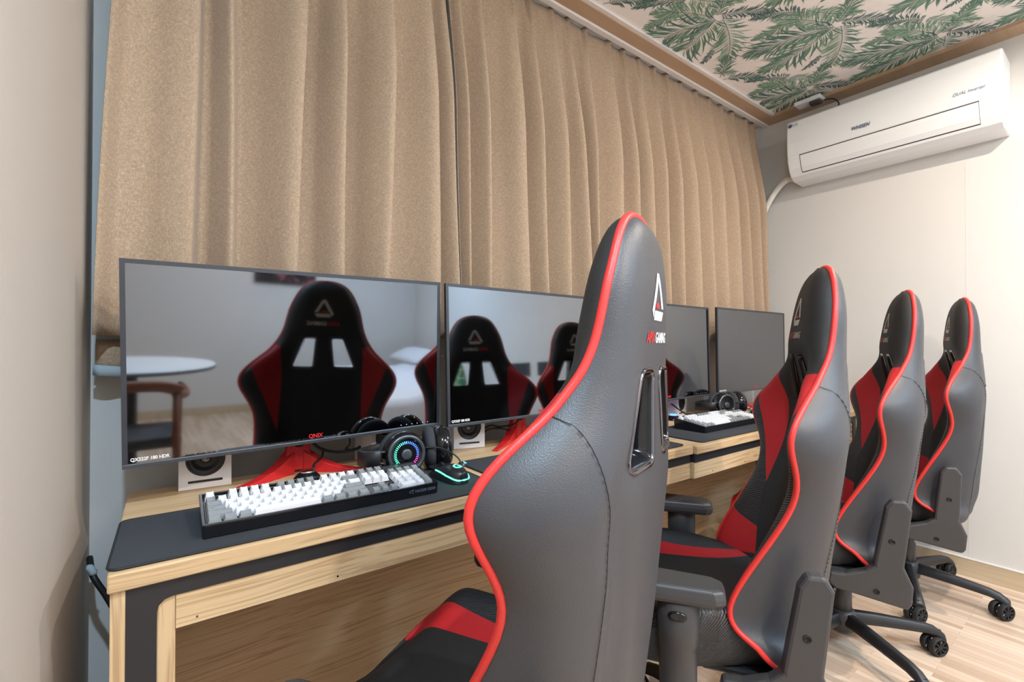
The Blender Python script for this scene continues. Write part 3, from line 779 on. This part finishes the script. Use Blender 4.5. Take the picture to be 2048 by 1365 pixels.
cable([(2.34, 1.30, .775), (2.36, 1.25, .752), (2.42, 1.22, .745), (2.47, 1.23, .750)], .003, 'black cable across the farthest red stand')
cable([(-.132, 1.40, .60), (-.122, 1.355, .575), (-.100, 1.345, .53), (-.080, 1.34, .48), (-.066, 1.33, .43)], .006, 'black cable stub from the left wall corner running behind the desk leg')
pt = part('putty_blob', G().lathe([(.002, -.014), (.007, -.009), (.0065, 0), (.008, .007), (.003, .013)], 10, frame((-.124, 1.352, .588), (.5, 0, -1))), 'putty'); tag(pt, 'smear of pale putty over the cable stub in the left corner', 'putty')

# ------------------------------------------------------------------ gaming chairs
CTRL = np.array([[0, 0, 0], [.076, .022, -.003], [.124, .100, -.011], [.150, .203, -.012], [.187, .275, .008], [.278, .393, .056], [.226, .541, .020], [.212, .802, .098], [.232, .868, .030], [.205, .905, -.02], [.12, .922, -.035], [0, .926, -.035]])
_c = [tuple(v_) for v_ in spline([Vector((-CTRL[1][0], CTRL[1][1], CTRL[1][2]))] + [Vector(p) for p in CTRL], 10)][10:]
PIP = np.array([(abs(a), b, c_) for a, b, c_ in _c]); PIP[:, 1] = np.maximum.accumulate(PIP[:, 1] + np.arange(len(PIP)) * 1e-7)
def pw(s_): return float(np.interp(s_, PIP[:, 1], PIP[:, 0]))
def pg(s_): return float(np.interp(s_, PIP[:, 1], PIP[:, 2]))
def _sm(xs, ys):
    X = np.linspace(0, .926, 400); Y = np.interp(X, xs, ys); k = np.hanning(41); k /= k.sum()
    e = np.pad(Y, 20, mode='edge'); Z = np.convolve(e, k, 'valid'); wt = np.clip(np.minimum(X, .926 - X) / .05, 0, 1)
    return X, Z * wt + Y * (1 - wt)
_yb = _sm([0, .01, .03, .1, .25, .4, .6, .8, .89, .926], [.0, .018, .032, .048, .068, .098, .115, .125, .105, .05])
_yf = _sm([0, .006, .015, .03, .06, .1, .2, .27, .34, .5, .7, .85, .90, .926], [.0, .014, .022, .029, .034, .036, .034, .006, -.022, -.030, -.014, -.002, -.01, -.03])
def yb(s_): return -float(np.interp(s_, *_yb))
def yf(s_): return float(np.interp(s_, *_yf))
def back_y(x, s_):
    w_ = max(1e-4, pw(s_)); a = min(1, abs(x) / w_); g_ = pg(s_)
    wing = smooth(.25, .45, s_); k = (1 - a ** (3.8 - 1.2 * wing)) ** .5
    crease = .010 * wing * math.exp(-((a - .52) / .09) ** 2)
    return g_ + (yb(s_) - g_) * k + crease
def front_y(x, s_):
    w_ = max(1e-4, pw(s_)); a = min(1, abs(x) / w_); g_ = pg(s_)
    head = 1 - smooth(.2, .30, s_); torso = 1 - head
    dome = g_ + (yf(s_) - g_) * (1 - a ** 4.5) ** .5
    e = max(0, (a - .48) / .52) ** 1.15; tor = yf(s_) * (1 - e) + g_ * e + (.004 * math.sin(PI * min(1, max(0, (a - .45) / .55))) ** .8 + .024 * (1 - a ** 14) * smooth(.55, .85, a)) * smooth(0, .06, .926 - s_)
    y = dome * head + tor * torso
    lim = back_y(x, s_) + .012 * (1 - a ** 12)
    return max(y, lim)
def build_back():
    NS, NA = 84, 40
    S = [.926 * (1 - math.cos(PI * i / NS)) / 2 * .35 + .926 * i / NS * .65 for i in range(NS + 1)]
    g = G(); rows = []
    for i, s_ in enumerate(S):
        w_ = pw(s_) if 0 < i < NS else 0
        f_ = [(w_ * math.sin(-PI / 2 + PI * k / NA), front_y(w_ * math.sin(-PI / 2 + PI * k / NA), s_), -s_) for k in range(NA + 1)]
        b_ = [(w_ * math.sin(PI / 2 - PI * k / NA), back_y(w_ * math.sin(PI / 2 - PI * k / NA), s_), -s_) for k in range(1, NA)]
        rows.append(f_ + b_)
    g.grid(rows, closed_u=True, mfn=lambda i, j: 0 if j < NA else 1)
    me = g.mesh('body', ['upholstery_back', 'leather_grey'])
    bm = bmesh.new(); bm.from_mesh(me); bmesh.ops.remove_doubles(bm, verts=bm.verts, dist=1e-5); bmesh.ops.dissolve_degenerate(bm, edges=bm.edges, dist=1e-5); bmesh.ops.recalc_face_normals(bm, faces=bm.faces); bm.to_mesh(me); bm.free()
    body = link('body', me)
    HOLE = [(.028, .230), (.072, .230), (.116, .343), (.040, .343)]
    def fillet(P, rr, n=5):
        out = []
        for i, p in enumerate(P):
            a, b = Vector(P[i - 1]), Vector(P[(i + 1) % len(P)]); p = Vector(p); u = p + (a - p).normalized() * rr; v = p + (b - p).normalized() * rr
            for k in range(n + 1):
                t_ = k / n; q = u * (1 - t_) ** 2 + p * 2 * t_ * (1 - t_) + v * t_ * t_; out.append((q.x, q.y))
        return out
    HOLE = fillet(HOLE, .009)
    cuts = []
    for sd in (1, -1):
        pl = [(sd * (x + (x - .064) * .10), -(s_ + (s_ - .288) * .08)) for x, s_ in HOLE]
        if sd < 0: pl = pl[::-1]
        cg = G().prism(pl, -.4, .4, 'y'); cm = cg.mesh('cut', ['upholstery_back'])
        bm = bmesh.new(); bm.from_mesh(cm); bmesh.ops.recalc_face_normals(bm, faces=bm.faces); bm.to_mesh(cm); bm.free()
        co = link('cut', cm); cuts.append(co)
        md = body.modifiers.new('b', 'BOOLEAN'); md.object = co; md.operation = 'DIFFERENCE'; md.solver = 'EXACT'
    dg = bpy.context.evaluated_depsgraph_get(); me2 = bpy.data.meshes.new_from_object(body.evaluated_get(dg))
    for o in cuts + [body]: bpy.data.objects.remove(o)
    res = {}
    for mi, nm in ((1, 'backrest'), (0, 'back_cushion')):
        bm = bmesh.new(); bm.from_mesh(me2)
        bmesh.ops.delete(bm, geom=[f for f in bm.faces if f.material_index != mi], context='FACES')
        for f in bm.faces: f.material_index = 0; f.smooth = True
        m3 = bpy.data.meshes.new(nm); bm.to_mesh(m3); bm.free(); m3.materials.clear(); m3.materials.append(M('leather_grey' if mi else 'upholstery_back')); res[nm] = m3
    # trims lining the two slots
    tg = G()
    for sd in (1, -1):
        o_, i_ = [], []
        nH = len(HOLE); cx = sum(p[0] for p in HOLE) / nH; cy = sum(p[1] for p in HOLE) / nH; rings = [[] for _ in range(9)]
        for i, (x, s_) in enumerate(HOLE):
            p, q = HOLE[i - 1], HOLE[(i + 1) % nH]; tx, ty = q[0] - p[0], q[1] - p[1]; l = math.hypot(tx, ty); nx, ny = ty / l, -tx / l
            if nx * (x - cx) + ny * (s_ - cy) < 0: nx, ny = -nx, -ny
            for k, (o, bk_, d) in enumerate(((.0120, 1, .001), (.0115, 1, -.0020), (.0095, 1, -.0034), (.0070, 1, -.0030), (.0050, 1, .0010), (.0010, 1, .010), (-.0020, 0, -.006), (.0020, 0, .002), (.0080, 0, .001))):
                ax, as_ = x + nx * o, s_ + ny * o; rings[k].append((sd * ax, (back_y(ax, as_) if bk_ else front_y(ax, as_)) + d, -as_))
        tg.grid(rings, closed_u=True, sm=True, mfn=lambda i, j: 0 if i < 4 else 1)
    res['slot'] = tg
    return res
BK = build_back()
EMB = [([(.42, 1), (.54, .88), (.20, .24), (.12, .04), (0, .2)], 0), ([(.44, 1), (.60, 1), (1.0, .27), (.82, .27)], 0), ([(.15, 0), (.86, 0), (.99, .2), (.235, .2)], 0), ([(.30, .26), (.64, .26), (.57, .37), (.36, .37)], 1)]
def crest(fn, sgn, inks, nm, par):
    pcs = []
    for p, mi in EMB: pcs.append(([((a - .5) * .072 * 1, -.150 + b * .070) for a, b in p], [tuple(range(len(p)))], mi))
    for s_, mi, a0, a1 in (('APIX', 1, -.062, -.014), ('GAMING', 0, -.011, .062)):
        t2 = text2d(s_, .026, bold=.0006, shear=.18); a, b = tw(t2); k = (a1 - a0) / (b - a)
        pcs.append(([(a0 + (x - a) * k, -.176 + y * .85) for x, y in t2[0]], t2[1], mi))
    f = (lambda x, z: (x * sgn, fn(x * sgn, -z), z))
    return part(nm, decal(pcs, f, .008), inks, par)
def chair(loc, head_z, rec, base_rz, head_a, label):
    t_ = thing('gaming_chair', label, 'gaming chair', loc, 0, 'racing style gaming chairs')
    RT = dict(loc=(0, -.19, head_z), rot=(rec, 0, 0))
    bk = link('backrest', BK['backrest'], t_, **RT)
    link('back_cushion', BK['back_cushion'], bk)['label'] = 'black, red and carbon-patterned front cushion'
    part('slot_trim', BK['slot'], ['smoke_chrome', 'gloss_black'], bk)
    pip = [(w_, g_, -s_) for w_, s_, g_ in PIP[1:-1]]; loop = [(0, PIP[0][2], -PIP[0][1] + .0)] + pip + [(0, PIP[-1][2], -PIP[-1][1])] + [(-x, y, z) for x, y, z in pip[::-1]]
    part('piping', G().tube(loop, .0062, 10, closed=True), 'piping_red', bk)['label'] = 'bright red edge piping'
    # stitched seam on the rear shell
    g = G()
    for sd in (1, -1):
        def sp(q):
            s_ = .285 + q * .62; a = 1 - .50 * smooth(0, .16, q) + .0 * q; a = 1 - .40 * math.sin(PI / 2 * min(1, q / .20)) ** .9; x = sd * a * (pw(s_) * (1 - smooth(.10, .26, q)) + (.262 - .040 * smooth(.2, 1, q)) * smooth(.10, .26, q)); return Vector((x, back_y(x, s_) - .0004, -s_))
        P = [sp(i / 120) for i in range(121)]
        g.tube(P, .0004, 5)
        for i in range(0, 120, 2): g.tube([P[i] + Vector((sd * .003, -.0006, 0)), P[i + 1] + Vector((sd * .003, -.0006, 0))], .0006, 4)
    part('seam', g, 'dark_rubber', bk)
    crest(lambda x, s_: back_y(x, s_) - .0008, 1, ['white_ink', 'red_ink'], 'rear_crest', bk)
    crest(lambda x, s_: front_y(x, s_) + .0008, -1, ['cream_ink', 'red_ink'], 'front_crest', bk)
    # seat
    g = G(); rows = []; y0, y1 = -.115, .375; N = 36
    for i in range(N + 1):
        q = i / N; y = y0 + (y1 - y0) * q; v = 2 * q - 1
        pl = (1 - abs(v) ** 7) ** (1 / 3.2) if abs(v) < 1 else 0
        hw = (.178 + .090 * smooth(.05, .62, q)) * max(.86, pl); drop = .055 * smooth(.80, 1.0, q) ** 1.6 + .012 * smooth(.12, 0, q)
        row = []
        prof = [(-.82, -.105), (-.93, -.098), (-.99, -.07), (-1, -.03), (-.985, .005), (-.94, .028), (-.87, .036), (-.78, .034), (-.68, .020), (-.58, .006), (-.45, 0), (-.25, -.004), (0, -.006)]
        full = prof + [(-a, b) for a, b in prof[-2::-1]]
        for a, b in full:
            z = .445 + b * (1 if b < 0 else 1 - .35 * smooth(.8, 1, q)) - (drop if b > -.08 else 0) * 1
            row.append((a * hw, y, z))
        rows.append(row)
    g.grid(rows, closed_u=True); n_ = len(rows[0]); g.f += [tuple(range(n_)), tuple(len(g.v) - n_ + k for k in range(n_))[::-1]]; g.mi += [0, 0]; g.sm += [True, True]
    st = part('seat', g, 'upholstery_seat', t_); sb = st.modifiers.new('s', 'SUBSURF'); sb.levels = sb.render_levels = 1
    # seat underside, mechanism, column
    part('mechanism', G().box(-.11, .11, -.12, .14, .285, .335).box(-.20, .20, -.09, .10, .328, .345), 'black_plastic', t_, .006)
    part('lever', G().tube([(-.10, .03, .305), (-.20, .04, .300), (-.27, .05, .292)], .006, 8), 'black_plastic', t_)
    part('gas_column', G().lathe([(.030, .085), (.030, .20), (.0255, .205), (.0255, .225), (.022, .23), (.022, .29)], 28), 'grey_plastic', t_)
    # side covers over the recliner
    for sd in (1, -1):
        x0, x1 = (.226, .262) if sd > 0 else (-.262, -.226)
        lean = math.tan(rec)
        prof = [(-.145, .290), (-.135, .275), (.050, .300), (.066, .318), (.060, .350), (.020, .352), (-.030, .372), (-.055, .392), (-.055, .40)]
        prof += [(-.055 - (.60 - .40) * lean * 1.0 + .004, .575), (-.066 - .2 * lean, .600), (-.098 - .2 * lean, .602), (-.114 - .2 * lean, .575), (-.128, .40), (-.150, .345)]
        cv = part('side_cover', G().prism([(a, b) for a, b in prof], x0, x1, 'x'), 'grey_plastic', t_, .007, 2)
        part('bolt', G().lathe([(.0085, 0), (.0085, .0012), (.006, .0014), (.005, -.001), (.0004, -.001)], 18, frame((x1 if sd > 0 else x0, -.098, .475), (sd, 0, 0))).lathe([(.0085, 0), (.0085, .0012), (.006, .0014), (.005, -.001), (.0004, -.001)], 18, frame((x1 if sd > 0 else x0, -.06, .315), (sd, 0, 0))), 'gloss_black', cv)
    # arms
    for sd in (1, -1):
        pst = part('arm_post', G().lathe([(.024, .300), (.026, .36), (.026, .43), (.0285, .435), (.0285, .523), (.022, .530)], 28, Matrix.Translation((sd * .292, .150, 0)), ex=1.0, ey=1.5).box(min(sd * .13, sd * .305), max(sd * .13, sd * .305), .125, .175, .293, .312), 'grey_plastic', t_)
        part('arm_button', G().lathe([(.010, -.004), (.010, .003), (.007, .005)], 20, frame((sd * .319, .150, .502), (sd, 0, 0), (0, 1, 0)), ex=1.9), 'gloss_black', pst)
        poly = [(-.038, -.115), (-.026, -.135), (.026, -.135), (.040, -.118), (.048, .04), (.040, .078), (.026, .092), (-.030, .092), (-.043, .078), (-.046, .05)]
        g = G(); lay = ((.90, .528), (1.0, .538), (1.0, .548), (.93, .562), (.78, .566))
        rg = [[(sd * .285 + a * k, .190 + b * (k * .5 + .5), z) for a, b in poly] for k, z in lay]
        g.grid(rg, closed_u=True, sm=False); n_ = len(poly); g.f += [tuple(range(n_))[::-1], tuple(4 * n_ + k for k in range(n_))]; g.mi += [0, 0]; g.sm += [False, False]
        part('arm_pad', g, 'grey_plastic', t_, .004, 3)
    # five-star base with castors
    bs = part('base_hub', G().lathe([(.034, .045), (.044, .060), (.044, .11), (.034, .125)], 28), 'grey_plastic', t_)
    for k in range(5):
        a = base_rz + k * 2 * PI / 5; Mx = Matrix.Rotation(a, 4, 'Z')
        rows = []
        for i in range(11):
            q = i / 10; r_ = .030 + .285 * q; hw = .021 - .006 * q + .004 * smooth(.85, 1, q); zt = .118 - .026 * q ** 1.4 - .022 * smooth(.86, 1, q); zb = zt - (.040 - .012 * q)
            rows.append([(r_, -hw, zb), (r_, -hw * 1.05, zb + .012), (r_, -hw * .55, zt), (r_, hw * .55, zt), (r_, hw * 1.05, zb + .012), (r_, hw, zb)])
        g = G().grid(rows, closed_u=True); g.f += [tuple(range(6)), tuple(60 + k2 for k2 in range(6))[::-1]]; g.mi += [0, 0]; g.sm += [False, False]
        lg = part('base_leg', g.xf(Mx), 'black_plastic', t_, .004, 2)
        ca = R(150 + 17 * math.sin(k * 2.2)) - head_a; F0 = Matrix.Translation(Mx @ Vector((.302, 0, 0))) @ Matrix.Rotation(ca, 4, 'Z') @ Matrix.Translation((.020, 0, .031))
        ct = part('castor', G().prism([(-.022, .0), (-.024, .012), (-.014, .026), (.004, .032), (.006, .032), (-.004, .012), (.0, 0)], -.006, .006, 'y').tube([(-.020, 0, .02), (-.020, 0, .048)], .006, 10).xf(F0), 'black_plastic', lg)
        for sy in (-1, 1):
            g = G(); Fw = F0 @ frame((0, sy * .016, 0), (0, sy, 0)); Mw = Fw
            prof = [(.0255, -.009), (.030, -.009), (.031, -.006), (.031, .006), (.0295, .0085), (.0255, .0085), (.0255, -.009)]
            n0 = 30; rws = [[Mw @ Vector((r_ * math.cos(2 * PI * j / n0), r_ * math.sin(2 * PI * j / n0), h_)) for j in range(n0)] for r_, h_ in prof]
            g.grid(rws, closed_u=True)
            g.lathe([(.006, -.008), (.006, .008)], 12, Mw)
            for j in range(8):
                an = j * PI / 4; ca_, sa_ = math.cos(an), math.sin(an); q = [(.004 * ca_ - .0022 * sa_, .004 * sa_ + .0022 * ca_), (.004 * ca_ + .0022 * sa_, .004 * sa_ - .0022 * ca_), (.026 * ca_ + .0030 * sa_, .026 * sa_ - .0030 * ca_), (.026 * ca_ - .0030 * sa_, .026 * sa_ + .0030 * ca_)]
                g.add([Mw @ Vector((x, y, h_)) for h_ in (.003, .0075) for x, y in q], [(0, 1, 2, 3), (7, 6, 5, 4), (0, 4, 5, 1), (1, 5, 6, 2), (2, 6, 7, 3), (3, 7, 4, 0)])
            part('castor_wheel', g, 'dark_rubber', lg)
    return t_
LBL = ['nearest black gaming chair, its large grey leather back filling the centre', 'second gaming chair from the camera, both armrests showing below its back',
       'third gaming chair from the camera, between the second chair and the farthest one', 'farthest gaming chair, standing against the far wall']
POSE = [(.582, .462, .194, 114.3, 30), (1.322, .478, .192, 122.9, 93), (2.053, .488, .185, 114.7, -48), (2.715, .457, .197, 109.7, -88)]
def base_pos(x, y, ph): return (x + .19 * math.cos(R(ph)), y + .19 * math.sin(R(ph)))
for i, (x, y, z, ph, ba) in enumerate(POSE):
    bx, by = base_pos(x, y, ph); bz = R(ba - (ph - 90))
    c_ = chair((bx, by, 0), EYE + z, R(9.6 if i < 3 else 6.5), bz, R(ph - 90), LBL[i]); c_.rotation_euler = (0, 0, R(ph - 90))

# ------------------------------------------------------------------ air conditioner on the far wall
ac = thing('air_conditioner', 'white wall-mounted air conditioner under the patterned ceiling', 'air conditioner', (XR, .77, 2.0))
def ACG(prof, y0, y1, cap=True):
    g = G().prism([(-d, z + EYE - 2.0) for d, z in prof], y0 - .77, y1 - .77, 'y'); return g
body = [(0, 1.252), (.180, 1.252), (.192, 1.245), (.197, 1.20), (.198, 1.12), (.194, 1.052), (.190, 1.030), (.176, .985), (.150, .948), (.115, .930), (.0, .925)]
part('body', ACG(body, .347, 1.193), 'ac_white', ac, .008, 3)
fr = [(.196, 1.240), (.1995, 1.20), (.2005, 1.12), (.1965, 1.055), (.190, 1.055), (.19, 1.240)]
part('front_panel', ACG(fr, .352, 1.188), 'ac_white', ac, .0015)
fl = [(.1955, 1.047), (.1922, 1.030), (.1782, .985), (.1622, .962), (.155, .966), (.170, .99), (.182, 1.02), (.186, 1.047)]
part('louvre', G().prism([(-d, z + EYE - 2.0) for d, z in fl], .42 - .77, 1.125 - .77, 'y'), 'ac_white', ac, .001)
part('louvre_gap', G().prism([(-d, z + EYE - 2.0) for d, z in [(.1948, 1.052), (.1908, 1.030), (.1768, .985), (.1580, .9585), (.15, .965), (.18, 1.04)]], .4185 - .77, 1.1275 - .77, 'y'), 'grey_plastic', ac)
g = G(); letters = lambda m_: part('lettering', g, m_, ac)
flat_text(g, 'LG', .022, (-.2012, 1.158 - .77, EYE + 1.222 - 2), (0, -1, 0), (0, 0, 1), 0, width=.024)
g.lathe([(.011, 0), (.011, .0004)], 20, frame((-.2008, 1.172 - .77, EYE + 1.222 - 2), (-1, 0, 0)))
flat_text(g, 'WHISEN', .024, (-.2022, .880 - .77, EYE + 1.098 - 2), (0, -1, 0), (0, 0, 1), 0, shear=.3, bold=.0006, width=.078)
flat_text(g, 'DUAL Inverter', .020, (-.2022, .500 - .77, EYE + 1.105 - 2), (0, -1, 0), (0, 0, 1), 1, shear=.3, width=.105)
part('lettering', g, ['blue_ink', 'pale_ink'], ac)
pipe = [(2.93, 1.185, 2.03), (2.935, 1.245, 2.045), (2.94, 1.305, 2.005), (2.945, 1.365, 1.925), (2.95, 1.405, 1.84), (2.952, 1.430, 1.74), (2.954, 1.440, 1.60), (2.954, 1.444, 1.3)]
tag(part('drain_pipe', G().tube(spline(pipe, 8), .017, 14), 'pipe_white'), 'white taped pipe curving from the air conditioner down behind the curtain', 'pipe')
ob = thing('power_outlet', 'small white outlet box fixed at the ceiling edge above the air conditioner', 'outlet', (2.862, 1.098, H - .012))
part('box', G().box(-.036, .036, -.065, .065, -.020, 0), 'white_plastic', ob, .003)
part('plug', G().box(-.022, .024, -.058, -.005, -.036, -.020), 'grey_plastic', ob, .004)
o = part('cable', G().tube(spline([(2.862, 1.030, H - .040), (2.870, .985, H - .050), (2.885, .965, H - .080), (2.90, .985, H - .110), (2.91, 1.02, H - .125)], 8), .0035, 8), 'cable'); tag(o, 'short grey power lead looping from the ceiling outlet to the air conditioner', 'cable')

# ------------------------------------------------------------------ the rest of the room, seen mirrored in the monitors
tb = thing('round_table', 'round white table behind the camera, mirrored in the nearest monitor', 'table', (-.10 + .12, -1.13, 0))
part('table_top', G().lathe([(.40, .742), (.42, .748), (.42, .765), (.415, .770)], 64), 'table_white', tb)
part('table_edge', G().lathe([(.421, .744), (.4225, .748), (.4225, .760), (.421, .764)], 64), 'bezel', tb)
part('pedestal', G().lathe([(.20, 0), (.20, .012), (.04, .03), (.03, .06), (.03, .742)], 32), 'black_plastic', tb)
ch = thing('armchair', 'wooden armchair with dark seat behind the camera, mirrored in the nearest monitor', 'armchair', (-.02 + .02, -.70, 0), R(180))
for sx in (-1, 1):
    part('arm_rest', G().tube(spline([(sx * .23, .21, .665), (sx * .24, .10, .655), (sx * .235, -.05, .65), (sx * .18, -.19, .68)], 6), .016, 10, squash=1.5), 'walnut', ch)
    part('leg', G().tube([(sx * .235, .20, .66), (sx * .225, .19, .42), (sx * .235, .21, 0)], [.014, .018, .012], 12), 'walnut', ch)
    part('leg', G().tube([(sx * .18, -.19, .68), (sx * .18, -.19, .42), (sx * .20, -.23, 0)], [.014, .018, .012], 12), 'walnut', ch)
part('backrest', G().tube(spline([(-.19, -.19, .70), (-.1, -.24, .73), (.1, -.24, .73), (.19, -.19, .70)], 6), .022, 12, squash=1.6), 'walnut', ch)
part('seat', G().prism(rrect(-.21, .21, -.19, .20, .04), .40, .46), 'headboard', ch, .015)
bd = thing('bed', 'bed with white bedding behind the chairs, mirrored in the two nearest monitors', 'bed', (2.06, -1.62, 0))
g = G(); rows = []
for i in range(41):
    v = i / 40; row = []
    for j in range(41):
        u = j / 40; x = -.95 + 1.80 * u; y = -1.05 + 2.02 * v
        ed = min(1, min(u, v, 1 - v) / .035); z = .52 * (.04 + .96 * ed ** .4) + .014 * math.sin(7 * x + 3 * y) * ed + .010 * math.sin(11 * y - 4 * x) * ed + .006 * math.sin(23 * x + 17 * y) * ed
        row.append((x - .0 * (1 - ed), y, max(.10, z)))
    rows.append(row)
g.grid(rows); part('duvet', g, 'linen_white', bd)
part('bed_frame', G().box(-.88, .88, -1.0, .93, .02, .24), 'headboard', bd)
for (y, a, lb) in ((-.30, 8, 'white pillow on the bed end nearer the desks'), (-1.15, -6, 'white pillow on the bed end farther from the desks')):
    rows = []
    for i in range(17):
        v = -1 + 2 * i / 16; rows.append([(.17 * u, .30 * v, .075 * ((1 - abs(u) ** 3) * (1 - abs(v) ** 3)) ** .5) for u in [-1 + j / 8 for j in range(17)]])
    lo = [[(x, y_, -z * .6) for x, y_, z in r_] for r_ in rows]
    g = G().grid(rows); g.grid(lo); p_ = part('pillow', g, 'linen_white', loc=(2.70, -1.62 + y + .15, .62), rot=(0, R(-20), R(a))); tag(p_, lb, 'pillow', 'white pillows')
g = G(); rows = []
for i in range(13):
    v = -1 + 2 * i / 12; rows.append([(.05 * ((1 - abs(u) ** 3) * (1 - abs(v) ** 3)) ** .5, .17 * u, .16 * v) for u in [-1 + j / 6 for j in range(13)]])
g.grid(rows); g.grid([[(-x, y_, z) for x, y_, z in r_] for r_ in rows])
tag(part('cushion', g, 'leaf_print', loc=(2.72, -1.66, .93), rot=(0, R(-12), 0)), 'green cushion with gold leaf lines, mirrored in the second monitor', 'cushion')
for y, lb in ((-.955, 'dark framed panel on the far wall above the bed, the one farther from the desks'), (-.60, 'dark framed panel on the far wall above the bed, the one nearer the desks')):
    pn = thing('wall_panel', lb, 'wall panel', (XR, y, EYE - .09), 0, 'dark wall panels'); part('frame', G().box(-.018, 0, -.12, .12, -.062, .062), 'headboard', pn, .003); part('face', G().box(-.019, -.017, -.105, .105, -.048, .048), 'bezel', pn)
pc = thing('picture', 'dark picture with reddish shapes on the front wall, mirrored in the nearest monitor', 'picture', (1.40, YF, EYE + .52))
part('canvas', G().box(-.31, .31, 0, .03, -.21, .21), 'picture_print', pc, .002)
